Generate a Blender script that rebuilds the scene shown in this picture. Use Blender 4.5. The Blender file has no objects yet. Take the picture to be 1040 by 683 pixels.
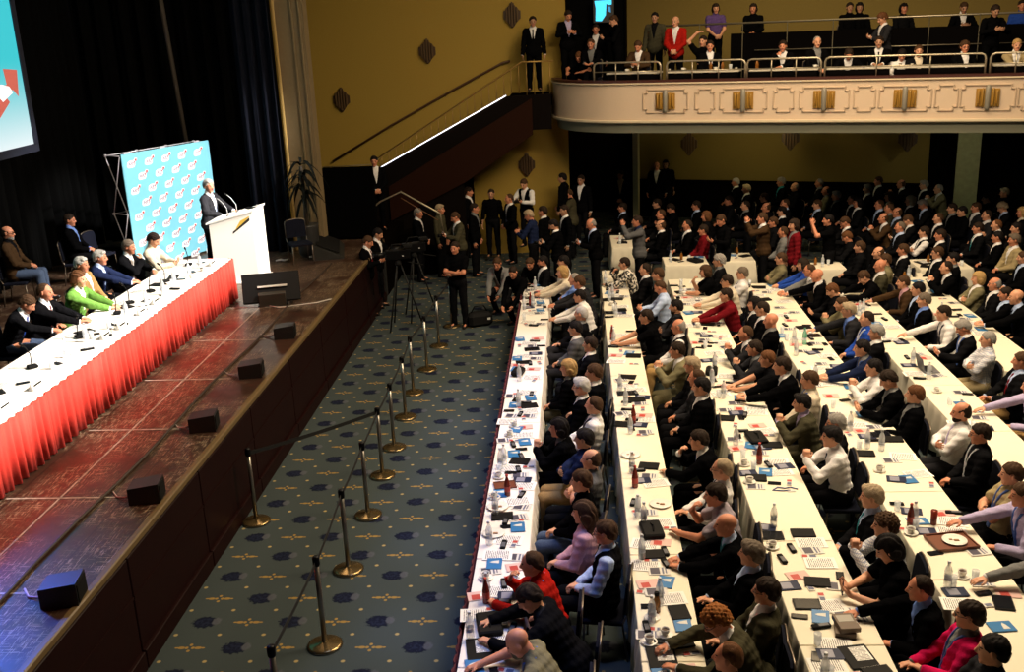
import bpy, math, random
import numpy as np
from mathutils import Vector, Matrix, Euler
random.seed(7)
RAD = math.radians
C = bpy.context.scene.collection
# ------------------------------------------------------------------ camera
FPX, PIT, YAW, ROL, EYE = 1054.98707, 0.29748, 0.06818, -0.04345, 5.9
_f = np.array([-math.sin(YAW)*math.cos(PIT), math.cos(YAW)*math.cos(PIT), -math.sin(PIT)])
_r = np.array([math.cos(YAW), math.sin(YAW), 0.0])
_u = np.cross(_r, _f)
CR = math.cos(ROL)*_r + math.sin(ROL)*_u
CU = -math.sin(ROL)*_r + math.cos(ROL)*_u
CF = _f
E0 = np.array([0, 0, EYE])
def ray(px, py): return (px-520)/FPX*CR - (py-341.5)/FPX*CU + CF
def at(px, py, z):
    d = ray(px, py); return Vector(E0 + d*((z-EYE)/d[2]))
def aty(px, py, y):
    d = ray(px, py); return Vector(E0 + d*(y/d[1]))
def atpl(px, py, p, n):
    d = ray(px, py); p = np.array(p, float); n = np.array(n, float)
    return Vector(E0 + d*(np.dot(p-E0, n)/np.dot(d, n)))
cam = bpy.data.cameras.new('camera'); co = bpy.data.objects.new('camera', cam); C.objects.link(co)
cam.sensor_fit = 'HORIZONTAL'; cam.sensor_width = 36; cam.lens = FPX/1040*36; cam.clip_end = 200
co.matrix_world = Matrix(((CR[0], CU[0], -CF[0], 0), (CR[1], CU[1], -CF[1], 0), (CR[2], CU[2], -CF[2], EYE), (0, 0, 0, 1)))
bpy.context.scene.camera = co
# ------------------------------------------------------------------ materials
MATS = {}
def mat(name, col, rough=0.6, metal=0.0, emit=None, es=0.0, spec=0.5, alpha=1.0, bump=None, trans=0.0, sheen=0.0):
    if name in MATS: return MATS[name]
    m = bpy.data.materials.new(name); m.use_nodes = True
    n = m.node_tree.nodes; b = n['Principled BSDF']
    b.inputs['Base Color'].default_value = (*col, 1); b.inputs['Roughness'].default_value = rough
    b.inputs['Metallic'].default_value = metal; b.inputs['Specular IOR Level'].default_value = spec
    b.inputs['Alpha'].default_value = alpha; b.inputs['Transmission Weight'].default_value = trans
    if emit: b.inputs['Emission Color'].default_value = (*emit, 1); b.inputs['Emission Strength'].default_value = es
    L = m.node_tree.links
    tc = n.new('ShaderNodeTexCoord')
    if bump:
        sc, st, var = bump
        nz = n.new('ShaderNodeTexNoise'); nz.inputs['Scale'].default_value = sc; nz.inputs['Detail'].default_value = 3
        L.new(tc.outputs['Object'], nz.inputs['Vector'])
        if st:
            bp = n.new('ShaderNodeBump'); bp.inputs['Strength'].default_value = st; bp.inputs['Distance'].default_value = 0.02
            L.new(nz.outputs['Fac'], bp.inputs['Height']); L.new(bp.outputs['Normal'], b.inputs['Normal'])
        if var:
            mx = n.new('ShaderNodeMix'); mx.data_type = 'RGBA'
            mx.inputs['A'].default_value = (*[c*(1-var) for c in col], 1); mx.inputs['B'].default_value = (*[min(1, c*(1+var)) for c in col], 1)
            L.new(nz.outputs['Fac'], mx.inputs['Factor']); L.new(mx.outputs['Result'], b.inputs['Base Color'])
    MATS[name] = m
    return m
class NB:
    """tiny expression builder on a node tree"""
    def __init__(s, m): s.t = m.node_tree; s.n = s.t.nodes; s.l = s.t.links
    def math(s, op, a, b=0.0, c=0.0):
        k = s.n.new('ShaderNodeMath'); k.operation = op
        for i, v in enumerate((a, b, c)):
            if isinstance(v, (int, float)): k.inputs[i].default_value = v
            else: s.l.new(v, k.inputs[i])
        return k.outputs[0]
    def xyz(s, space='Object'):
        t = s.n.new('ShaderNodeTexCoord'); x = s.n.new('ShaderNodeSeparateXYZ'); s.l.new(t.outputs[space], x.inputs[0])
        return x.outputs[0], x.outputs[1], x.outputs[2]
    def noise(s, scale, detail=2, vec=None, rough=.5):
        k = s.n.new('ShaderNodeTexNoise'); k.inputs['Scale'].default_value = scale; k.inputs['Detail'].default_value = detail; k.inputs['Roughness'].default_value = rough
        if vec is None:
            t = s.n.new('ShaderNodeTexCoord'); vec = t.outputs['Object']
        s.l.new(vec, k.inputs['Vector']); return k.outputs['Fac']
    def mix(s, f, a, b):
        k = s.n.new('ShaderNodeMix'); k.data_type = 'RGBA'
        for nm, v in (('Factor', f), ('A', a), ('B', b)):
            if isinstance(v, tuple): k.inputs[nm].default_value = (*v, 1)
            elif isinstance(v, (int, float)): k.inputs[nm].default_value = v
            else: s.l.new(v, k.inputs[nm])
        return k.outputs['Result']
    def comb(s, x, y, z):
        k = s.n.new('ShaderNodeCombineXYZ')
        for i, v in enumerate((x, y, z)):
            if isinstance(v, (int, float)): k.inputs[i].default_value = v
            else: s.l.new(v, k.inputs[i])
        return k.outputs[0]
    def step(s, v, e, w=0.0):      # 1 when v < e
        if w == 0: return s.math('LESS_THAN', v, e)
        k = s.n.new('ShaderNodeMapRange'); k.inputs[1].default_value = e-w; k.inputs[2].default_value = e+w; k.inputs[3].default_value = 1; k.inputs[4].default_value = 0
        s.l.new(v, k.inputs[0]); return k.outputs[0]
    def base(s, c):
        s.l.new(c, s.n['Principled BSDF'].inputs['Base Color'])
# ------------------------------------------------------------------ mesh helpers
def newmesh(name, V, Q, smooth=True, mi=None, mats=()):
    me = bpy.data.meshes.new(name)
    V = np.asarray(V, np.float32); 
    if isinstance(Q, np.ndarray) and Q.ndim == 2:
        nf, k = Q.shape
        me.vertices.add(len(V)); me.vertices.foreach_set('co', V.ravel())
        me.loops.add(nf*k); me.loops.foreach_set('vertex_index', Q.astype(np.int32).ravel())
        me.polygons.add(nf); me.polygons.foreach_set('loop_start', np.arange(0, nf*k, k, dtype=np.int32))
        me.update(calc_edges=True)
        me.polygons.foreach_set('use_smooth', np.full(nf, smooth))
    else:
        me.from_pydata([tuple(v) for v in V], [], Q)
        if isinstance(smooth, (list, tuple)): me.polygons.foreach_set('use_smooth', list(smooth))
        else: me.polygons.foreach_set('use_smooth', [smooth]*len(me.polygons))
    for m in mats: me.materials.append(m)
    if mi is not None: me.polygons.foreach_set('material_index', np.asarray(mi, np.int32))
    me.validate(); me.update()
    return me
def ob(name, data, parent=None, loc=None, m=None):
    o = bpy.data.objects.new(name, data); C.objects.link(o)
    if parent is not None: o.parent = parent
    if loc is not None: o.location = loc
    if m is not None:
        if not data.materials: data.materials.append(m)
        else:
            o.material_slots[0].link = 'OBJECT'; o.material_slots[0].material = m
    return o
def tag(o, label, cat, group=None, kind=None):
    if label: o['label'] = label
    if cat: o['category'] = cat
    if group: o['group'] = group
    if kind: o['kind'] = kind
    return o
def empty(name, loc, rz=0):
    o = bpy.data.objects.new(name, None); C.objects.link(o); o.location = loc; o.rotation_euler = (0, 0, rz); o.empty_display_size = .1
    return o
KIDS = {}
def copy_tree(o, parent=None):
    c = o.copy(); C.objects.link(c); c.parent = parent
    for ch in o.children: copy_tree(ch, c)
    return c
class MB:
    def __init__(s): s.v = []; s.f = []; s.s = []; s.mi = []; s.cur = 0
    def add(s, V, F, smooth=False):
        o = len(s.v); s.v += [tuple(v) for v in V]; s.f += [tuple(i+o for i in f) for f in F]; s.s += [smooth]*len(F); s.mi += [s.cur]*len(F); return s
    def box(s, c, d, R=None, bev=0.0, taper=1.0):
        x, y, z = d[0]/2, d[1]/2, d[2]/2
        if bev <= 0:
            V = [(-x, -y, -z), (x, -y, -z), (x, y, -z), (-x, y, -z), (-x*taper, -y*taper, z), (x*taper, -y*taper, z), (x*taper, y*taper, z), (-x*taper, y*taper, z)]
            F = [(3, 2, 1, 0), (4, 5, 6, 7), (0, 1, 5, 4), (1, 2, 6, 5), (2, 3, 7, 6), (3, 0, 4, 7)]
        else:
            b = min(bev, x*.49, y*.49, z*.49); V = []; F = []
            for (zz, ins) in ((-z, b), (-z+b, 0), (z-b, 0), (z, b)):
                X, Y = x-ins, y-ins; bb = b if ins == 0 else b*.6
                V += [(-X+bb, -Y, zz), (X-bb, -Y, zz), (X, -Y+bb, zz), (X, Y-bb, zz), (X-bb, Y, zz), (-X+bb, Y, zz), (-X, Y-bb, zz), (-X, -Y+bb, zz)]
            F.append(tuple(range(7, -1, -1))); F.append(tuple(range(24, 32)))
            for l in range(3):
                for i in range(8): F.append((l*8+i, l*8+(i+1) % 8, (l+1)*8+(i+1) % 8, (l+1)*8+i))
        cc = Vector(c)
        V = [(R @ Vector(v) if R else Vector(v))+cc for v in V]
        return s.add(V, F)
    def cyl(s, p, q, r0, r1=None, n=12, cap=True):
        r1 = r0 if r1 is None else r1; p = Vector(p); q = Vector(q); d = (q-p).normalized()
        a = d.orthogonal().normalized(); b = d.cross(a); V = []
        for (c, r) in ((p, r0), (q, r1)):
            V += [c+a*(r*math.cos(2*math.pi*i/n))+b*(r*math.sin(2*math.pi*i/n)) for i in range(n)]
        s.add(V, [(i, (i+1) % n, n+(i+1) % n, n+i) for i in range(n)], True)
        if cap:
            o = len(s.v)-2*n
            s.f += [tuple(o+i for i in range(n-1, -1, -1)), tuple(o+n+i for i in range(n))]; s.s += [False]*2; s.mi += [s.cur]*2
        return s
    def tube(s, pts, r, n=8, closed=False):
        P = [Vector(p) for p in pts]; N = len(P); V = []; up = None
        for i, p in enumerate(P):
            if closed: d = P[(i+1) % N]-P[i-1]
            else: d = P[min(i+1, N-1)]-P[max(i-1, 0)]
            d.normalize()
            if up is None: up = d.orthogonal().normalized()
            a = (up-d*up.dot(d)).normalized(); up = a; b = d.cross(a); rr = r[i] if isinstance(r, (list, tuple)) else r
            V += [p+a*(rr*math.cos(2*math.pi*k/n))+b*(rr*math.sin(2*math.pi*k/n)) for k in range(n)]
        F = []
        for i in range(N if closed else N-1):
            j = (i+1) % N
            F += [(i*n+k, i*n+(k+1) % n, j*n+(k+1) % n, j*n+k) for k in range(n)]
        s.add(V, F, True)
        if not closed:
            o = len(s.v)-N*n
            s.f += [tuple(o+i for i in range(n-1, -1, -1)), tuple(o+(N-1)*n+i for i in range(n))]; s.s += [False]*2; s.mi += [s.cur]*2
        return s
    def lathe(s, prof, n=20, c=(0, 0, 0), cap=True):
        V = []
        for r, z in prof: V += [(c[0]+r*math.cos(2*math.pi*i/n), c[1]+r*math.sin(2*math.pi*i/n), c[2]+z) for i in range(n)]
        F = []
        for k in range(len(prof)-1): F += [(k*n+i, k*n+(i+1) % n, (k+1)*n+(i+1) % n, (k+1)*n+i) for i in range(n)]
        s.add(V, F, True)
        if cap:
            o = len(s.v)-len(prof)*n
            s.f += [tuple(o+i for i in range(n-1, -1, -1)), tuple(o+(len(prof)-1)*n+i for i in range(n))]; s.s += [False]*2; s.mi += [s.cur]*2
        return s
    def prism(s, poly, ax, off, depth):
        """poly of 3-D points in one plane, extruded by vector depth"""
        n = len(poly); P = [Vector(p) for p in poly]; D = Vector(depth)
        V = P+[p+D for p in P]
        s.add(V, [tuple(range(n-1, -1, -1)), tuple(range(n, 2*n))]+[(i, (i+1) % n, n+(i+1) % n, n+i) for i in range(n)]); return s
    def mesh(s, name, mats=()):
        return newmesh(name, s.v, s.f, s.s, s.mi if s.cur else None, mats)
    def build(s, name, m, parent=None, loc=None):
        ms = m if isinstance(m, (list, tuple)) else [m]
        return ob(name, s.mesh(name, ms), parent, loc)
# ------------------------------------------------------------------ people: signed-distance bodies meshed by surface nets
def nets(F, lo, h):
    s = F < 0
    cs = [(0,0,0),(1,0,0),(0,1,0),(1,1,0),(0,0,1),(1,0,1),(0,1,1),(1,1,1)]
    nx, ny, nz = [d-1 for d in F.shape]
    cnt = np.zeros((nx, ny, nz), np.int8)
    for a, b, c in cs: cnt += s[a:a+nx, b:b+ny, c:c+nz]
    I, J, K = np.nonzero((cnt > 0) & (cnt < 8))
    v = np.stack([F[I+a, J+b, K+c] for a, b, c in cs], 1); sv = v < 0
    pos = np.zeros((len(I), 3), np.float32); num = np.zeros(len(I), np.float32)
    for a in range(8):
        for b in range(a+1, 8):
            da = np.array(cs[b])-np.array(cs[a])
            if np.abs(da).sum() != 1: continue
            m = sv[:, a] != sv[:, b]
            t = v[m, a]/(v[m, a]-v[m, b])
            pos[m] += np.array(cs[a], np.float32)+t[:, None]*da; num[m] += 1
    V = np.array(lo, np.float32)+(np.stack([I, J, K], 1)+pos/num[:, None])*h
    idx = np.full((nx, ny, nz), -1, np.int32); idx[I, J, K] = np.arange(len(I))
    Q = []
    for ax in range(3):
        A = [slice(None)]*3; B = [slice(None)]*3; A[ax] = slice(0, -1); B[ax] = slice(1, None)
        ch = s[tuple(A)] != s[tuple(B)]
        i, j, k = np.nonzero(ch); g = [i, j, k]
        o1, o2 = [(1, 2), (2, 0), (0, 1)][ax]
        ok = (g[o1] > 0) & (g[o2] > 0) & (g[o1] < F.shape[o1]-1) & (g[o2] < F.shape[o2]-1)
        g = [q[ok] for q in g]
        def gi(d1, d2):
            w = [q.copy() for q in g]; w[o1] -= d1; w[o2] -= d2
            return idx[w[0], w[1], w[2]]
        q = np.stack([gi(1, 1), gi(0, 1), gi(0, 0), gi(1, 0)], 1)
        ins = s[tuple(A)][g[0], g[1], g[2]]
        q[~ins] = q[~ins][:, ::-1]
        Q.append(q)
    Q = np.concatenate(Q); Q = Q[(Q >= 0).all(1)]
    return V, Q
class Field:
    def __init__(s, lo, hi, h):
        s.lo = np.array(lo, float); s.h = h; s.n = np.ceil((np.array(hi)-s.lo)/h).astype(int)+1
        s.F = np.full(s.n, 1.0, np.float32)
        s.ax = [(s.lo[i]+np.arange(s.n[i])*h).astype(np.float32) for i in range(3)]
    def win(s, lo, hi):
        a = np.clip(np.floor((np.array(lo)-s.lo)/s.h).astype(int), 0, s.n); b = np.clip(np.ceil((np.array(hi)-s.lo)/s.h).astype(int)+1, 0, s.n)
        sl = tuple(slice(a[i], b[i]) for i in range(3))
        X = s.ax[0][sl[0]][:, None, None]; Y = s.ax[1][sl[1]][None, :, None]; Z = s.ax[2][sl[2]][None, None, :]
        return sl, X, Y, Z
    def put(s, sl, d, k):
        A = s.F[sl]
        if A.size == 0: return
        if k <= 0: s.F[sl] = np.minimum(A, d)
        else:
            hh = np.maximum(k-np.abs(A-d), 0)/k
            s.F[sl] = np.minimum(A, d)-hh*hh*k*.25
    def cone(s, a, b, ra, rb, k=.03, off=0):
        a = np.array(a, float); b = np.array(b, float); ra += off; rb += off; m = max(ra, rb)+k+.03
        sl, X, Y, Z = s.win(np.minimum(a, b)-m, np.maximum(a, b)+m)
        ab = b-a; L2 = max(ab@ab, 1e-9)
        t = np.clip(((X-a[0])*ab[0]+(Y-a[1])*ab[1]+(Z-a[2])*ab[2])/L2, 0, 1)
        d = np.sqrt((X-a[0]-t*ab[0])**2+(Y-a[1]-t*ab[1])**2+(Z-a[2]-t*ab[2])**2)-(ra+t*(rb-ra))
        s.put(sl, d, k)
    def ell(s, c, r, R=None, k=.03, off=0, sub=False):
        c = np.array(c, float); r = np.array(r, float)+off; m = r.max()+k+.03
        sl, X, Y, Z = s.win(c-m, c+m)
        X = X-c[0]; Y = Y-c[1]; Z = Z-c[2]
        if R is not None:
            X, Y, Z = (R[0, 0]*X+R[1, 0]*Y+R[2, 0]*Z, R[0, 1]*X+R[1, 1]*Y+R[2, 1]*Z, R[0, 2]*X+R[1, 2]*Y+R[2, 2]*Z)
        k0 = np.sqrt((X/r[0])**2+(Y/r[1])**2+(Z/r[2])**2); k1 = np.sqrt((X/r[0]**2)**2+(Y/r[1]**2)**2+(Z/r[2]**2)**2)
        d = k0*(k0-1)/np.maximum(k1, 1e-6)
        if sub: s.F[sl] = np.maximum(s.F[sl], -d)
        else: s.put(sl, d, k)
    def grid(s): return s.ax[0][:, None, None], s.ax[1][None, :, None], s.ax[2][None, None, :]
    def mesh(s): return nets(s.F, s.lo, s.h)
def rot(axis, a): return np.array(Matrix.Rotation(a, 3, axis))
def HR(yaw, pitch, roll=0):
    pitch += .09      # head rotation: yaw + turns to the person's left, pitch + looks down
    return rot('Z', yaw) @ rot('X', -pitch) @ rot('Y', roll)
def put_head(F, c, R, off=0, k=.02):
    P = lambda x, y, z: np.array(c)+R @ np.array([x, y, z])
    F.ell(P(0, -.016, .032), (.076, .096, .086), R, k)
    F.ell(P(0, .024, -.045), (.058, .068, .07), R, .03)
    F.ell(P(0, .045, -.005), (.062, .05, .06), R, .03)
    F.cone(P(-.03, .072, .034), P(.03, .072, .034), .014, .014, .012)
    for sx in (-1, 1):
        F.ell(P(.03*sx, .099, .012), (.017, .015, .011), R, 0, sub=True)
        F.ell(P(.03*sx, .074, .011), (.0135, .0135, .0125), R, .003)
        F.cone(P(.038*sx, .062, -.02), P(.03*sx, .068, -.032), .017, .014, .02)
        F.ell(P(.079*sx, -.008, -.002), (.010, .021, .034), R @ rot('Z', -.35*sx), .006)
    F.cone(P(0, .088, .022), P(0, .112, -.016), .009, .0135, .01)
    F.cone(P(-.013, .1, -.022), P(.013, .1, -.022), .009, .009, .006)
    F.cone(P(-.017, .086, -.05), P(.017, .086, -.05), .0075, .0075, .006)
    F.cone(P(-.012, .084, -.062), P(.012, .084, -.062), .0085, .0085, .006)
    F.cone(P(-.012, .072, -.092), P(.012, .072, -.092), .02, .02, .02)
def ik(sh, wr, hint, la, lb):
    sh = np.array(sh, float); wr = np.array(wr, float); d = wr-sh; L = np.linalg.norm(d)
    mx = (la+lb)*.995
    if L > mx: wr = sh+d/L*mx; d = wr-sh; L = mx
    u = d/L; a = (la*la-lb*lb+L*L)/(2*L); hh = math.sqrt(max(la*la-a*a, 0))
    w = np.array(hint, float); w = w-u*(w@u); w /= np.linalg.norm(w)+1e-9
    return sh+u*a+w*hh, wr
def nrm(v): v = np.array(v, float); return v/(np.linalg.norm(v)+1e-9)
# arm = (wrist target, elbow hint, hand direction, palm normal, curl)
SEATL = (((.1, .42, .52), (.12, .45, .09)), ((-.1, .42, .52), (-.12, .44, .09)))
def legs_stand(w=.1): return (((w, .01, .49), (w+.01, -.01, .08)), ((-w, .01, .49), (-w-.01, -.01, .08)))
CROSS = (((.06, .41, .62), (-.12, .66, .4)), ((-.1, .42, .52), (-.12, .44, .09)))
POSES = {}
def pose(name, **k): POSES[name] = k
OUT = (.7, -.2, -.6)
def arms(r, l): return (r, l)
pose('lap', hip=.56, lean=-.06, head=(-.12, .05), legs=SEATL, R=((.05, .26, .66), (.8, -.4, -.5), (-.55, .75, -.1), (-.1, .0, -1), .55), L=((-.06, .25, .67), (-.8, -.4, -.5), (.55, .75, -.1), (0, .1, -1), .55))
pose('laphigh', hip=.56, lean=-.16, head=(-.28, -.02), legs=CROSS, R=((.1, .3, .7), (.8, -.4, -.5), (-.3, .9, -.1), (-.2, 0, -1), .4), L=((-.04, .24, .72), (-.8, -.4, -.5), (.7, .6, 0), (0, .1, -1), .5))
pose('crossed', hip=.56, lean=-.14, head=(-.12, .02), legs=SEATL, R=((-.09, .215, .86), (.9, .25, -.6), (-1, -.15, .25), (0, -1, .1), .3), L=((.09, .185, .81), (-.9, .25, -.6), (1, -.25, .1), (0, -1, .1), .3))
pose('chin', hip=.56, lean=.30, head=(-.08, .1), legs=SEATL, R=((.06, .43, 1.0), (.6, .3, -.9), (-.15, -.35, .9), (-.1, -.8, -.3), .9), L=((-.02, .56, .79), (-.8, .1, -.6), (.8, .5, 0), (0, 0, -1), .35))
pose('table', hip=.56, lean=.26, head=(-.1, .05), legs=SEATL, R=((.1, .62, .79), (.8, -.1, -.5), (-.5, .85, 0), (0, 0, -1), .4), L=((-.09, .60, .79), (-.8, -.1, -.5), (.5, .85, 0), (0, 0, -1), .4))
pose('write', hip=.56, lean=.52, head=(.05, .62), legs=SEATL, R=((.16, .72, .80), (.8, -.2, -.1), (-.35, .9, -.12), (-.3, 0, -1), .7), L=((-.16, .66, .79), (-.8, -.1, -.2), (.55, .8, 0), (0, 0, -1), .25))
pose('clasp', hip=.56, lean=.2, head=(-.1, .02), legs=SEATL, R=((.05, .42, .97), (.7, .1, -.9), (-.25, -.1, .95), (-.9, -.1, .1), .95), L=((-.05, .42, .97), (-.7, .1, -.9), (.25, -.1, .95), (.9, -.1, .1), .95))
pose('phone', hip=.56, lean=.06, head=(-.1, .5), legs=SEATL, R=((.07, .40, .80), (.8, -.2, -.6), (-.35, .75, .45), (-.5, -.3, .8), .7), L=((-.07, .40, .80), (-.8, -.2, -.6), (.35, .75, .45), (.5, -.3, .8), .7))
pose('reach', hip=.56, lean=.22, head=(-.1, .05), legs=SEATL, R=((.2, .7, .82), (.8, -.2, -.3), (-.1, 1, -.15), (0, -.1, -1), .3), L=((-.08, .36, .70), (-.8, -.3, -.5), (.5, .8, -.1), (0, 0, -1), .45))
pose('sprawl', hip=.56, lean=-.22, head=(-.2, -.02), legs=SEATL, R=((.46, .3, .92), (.4, -.8, -.5), (.3, .9, -.2), (-.2, 0, -1), .45), L=((-.12, .3, .66), (-.8, -.4, -.5), (.4, .8, -.2), (0, .1, -1), .4))
pose('stand', hip=.95, lean=.0, head=(-.2, .08), legs=legs_stand(), R=((.06, .21, .98), (.8, -.4, -.3), (-.75, .3, -.4), (0, -1, 0), .5), L=((-.06, .22, .98), (-.8, -.4, -.3), (.75, .3, -.4), (0, -1, 0), .5))
pose('fold', hip=.95, lean=.0, head=(-.1, .06), legs=legs_stand(.11), R=((-.07, .25, 1.17), (.9, .1, -.6), (-1, -.1, .1), (0, -1, .1), .3), L=((.06, .215, 1.12), (-.9, .1, -.6), (1, -.2, .05), (0, -1, .1), .3))
pose('side', hip=.95, lean=.0, head=(.1, .06), legs=legs_stand(.11), R=((.27, .06, .86), (.3, -1, 0), (0, .12, -1), (-1, 0, 0), .45), L=((-.27, .06, .86), (-.3, -1, 0), (0, .12, -1), (1, 0, 0), .45))
pose('photo', hip=.95, lean=.03, head=(0, .02), legs=legs_stand(), R=((.08, .36, 1.55), (.7, .1, -.9), (-.1, .2, .95), (-.8, -.3, 0), .7), L=((-.08, .36, 1.55), (-.7, .1, -.9), (.1, .2, .95), (.8, -.3, 0), .7))
pose('camera', hip=.95, lean=.06, head=(.05, .4), legs=legs_stand(), R=((.09, .33, 1.22), (.8, -.2, -.6), (-.4, .7, .25), (-.8, 0, .4), .8), L=((-.09, .33, 1.2), (-.8, -.2, -.6), (.4, .7, .2), (.6, 0, .7), .7))
pose('podium', hip=.95, lean=.06, head=(-.45, .05), legs=legs_stand(), R=((.22, .36, 1.12), (.8, -.3, -.4), (-.1, .9, -.1), (-.2, 0, -1), .35), L=((-.2, .38, 1.13), (-.8, -.3, -.4), (.1, .9, -.1), (.2, 0, -1), .35))
pose('bend', hip=.86, lean=.85, head=(.1, .6), legs=(((.12, .2, .46), (.13, 0, .08)), ((-.12, .12, .45), (-.13, -.1, .08))), R=((.13, .52, .62), (.7, -.5, 0), (0, .3, -1), (-.6, 0, 0.3), .6), L=((-.13, .54, .62), (-.7, -.5, 0), (0, .3, -1), (.6, 0, .3), .6))
pose('squat', hip=.52, lean=.5, head=(.15, .4), legs=(((.16, .38, .5), (.14, .16, .08)), ((-.14, .3, .32), (-.12, -.12, .09))), R=((.13, .55, .42), (.8, -.2, -.2), (-.2, .5, -.8), (-.6, 0, .2), .5), L=((-.1, .56, .46), (-.8, -.2, -.2), (.2, .6, -.7), (.6, 0, .3), .5))
pose('armup', hip=.56, lean=.1, head=(-.2, .05), legs=SEATL, R=((.15, .1, 1.42), (1, .3, .1), (-.8, -.2, .3), (0, -.2, -1), .4), L=((-.1, .48, .79), (-.8, -.2, -.4), (.5, .85, 0), (0, 0, -1), .4))
def skel(pn):
    p = POSES[pn]
    if 'J' in p: return p['J']
    hip = np.array([0, 0, p['hip']]); T = rot('X', -p['lean'])
    J = dict(hip=hip, T=T)
    tp = lambda x, y, z: hip+T @ np.array([x, y, z])
    J['tp'] = tp; J['nb'] = tp(0, -.01, .52)
    hr = HR(*p['head']); J['HR'] = hr
    J['head'] = J['nb']+T @ np.array([0, .02, .05])+rot('X', -(p['lean']*.5)) @ np.array([0, 0, .035])+hr @ np.array([0, .012, .075])
    for sd, sx in (('R', 1), ('L', -1)):
        sh = tp(.185*sx, 0, .455); wr, hint, hd, pn_, curl = p[sd]
        el, wr = ik(sh, wr, hint, .285, .26)
        J[sd] = (sh, el, wr, nrm(hd), nrm(pn_), curl)
    for i, sx in ((0, 1), (1, -1)):
        kn, an = p['legs'][i]
        J['leg%d' % i] = (tp(.09*sx, 0, -.02), np.array(kn), np.array(an))
    p['J'] = J
    return J
def torso(F, J, off=0, k=.05, low=True):
    T = J['T']; tp = J['tp']
    if low: F.ell(tp(0, 0, .0), (.17, .125, .125), T, k, off)
    F.ell(tp(0, .005, .17), (.15, .112, .17), T, k, off)
    F.ell(tp(0, .0, .34), (.168, .118, .18), T, k, off)
    F.cone(tp(-.145, -.005, .455), tp(.145, -.005, .455), .06, .06, .06, off)
    F.cone(tp(0, -.01, .44), tp(0, -.005, .515), .08, .056, .05, off)
def arm(F, A, off=0, k=.03, upto=1.0, fore=True):
    sh, el, wr = A[0], A[1], A[2]
    if not fore: F.cone(sh, sh+(el-sh)*upto, .056, .048, k, off); return
    F.cone(sh, el, .053, .043, k, off); F.cone(el, el+(wr-el)*upto, .043, .043+(.029-.043)*upto, k*.6, off)
def hand(F, A, sx):
    sh, el, wr, hd, pn, curl = A
    pn = nrm(pn-hd*(pn@hd)); sd = nrm(np.cross(pn, hd))*(-1 if sx > 0 else 1)      # towards the thumb
    F.cone(wr, wr+hd*.03, .027, .024, .015)
    for o in (-.024, -.008, .008, .024): F.cone(wr+hd*.022+sd*o*.7, wr+hd*.085+sd*o, .0155, .0125, .012)
    for o, L, a in ((.027, .068, .1), (.009, .078, .03), (-.009, .073, -.04), (-.026, .056, -.14)):
        b = wr+hd*.084+sd*o; dirr = hd
        def cv(ang): return nrm(math.cos(ang)*(hd+sd*a)+math.sin(ang)*pn)
        m1 = b+cv(curl*.7)*L*.5; m2 = m1+cv(curl*1.6)*L*.3; e = m2+cv(curl*2.2)*L*.25
        F.cone(b, m1, .0098, .0088, .004); F.cone(m1, m2, .0088, .008, .003); F.cone(m2, e, .008, .007, .003)
    tb = wr+hd*.025+sd*.022; tm = tb+nrm(hd*.6+sd*.75+pn*.25)*.042; te = tm+nrm(hd*.9+sd*.25+pn*(.2+.3*curl))*.036
    F.cone(tb, tm, .0145, .0115, .012); F.cone(tm, te, .0112, .0088, .004)
def leg(F, Lg, off=0, upto=1.0):
    h, k, a = Lg
    F.cone(h, k, .083, .058, .03, off); F.cone(k, a*upto+k*(1-upto), .055, .038, .02, off)
    F.ell(k+(a-k)*.3+np.array([0, -.012, 0]), (.05, .055, .1), None, .04, off)
def foot_dir(Lg):
    h, k, a = Lg
    if a[2] < .13: return np.array([.12*(1 if a[0] > 0 else -1), .99, 0])
    sh = nrm(a-k); f = np.array([0, 1, 0.0]); f = nrm(f-sh*(f@sh)*.9)
    return f
def bounds(J, pad=.12):
    pts = [J['hip'], J['head'], J['nb']]+[J[s][i] for s in 'RL' for i in range(3)]+[J['leg%d' % i][j] for i in (0, 1) for j in range(3)]
    pts = np.array(pts); lo = pts.min(0)-pad; hi = pts.max(0)+pad
    lo[1] -= .06; hi += .1; lo[0] = min(lo[0], -.32); hi[0] = max(hi[0], .32); lo[2] = max(lo[2]-.02, -.03); hi[1] += .12
    return lo, hi
MC = {}
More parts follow.
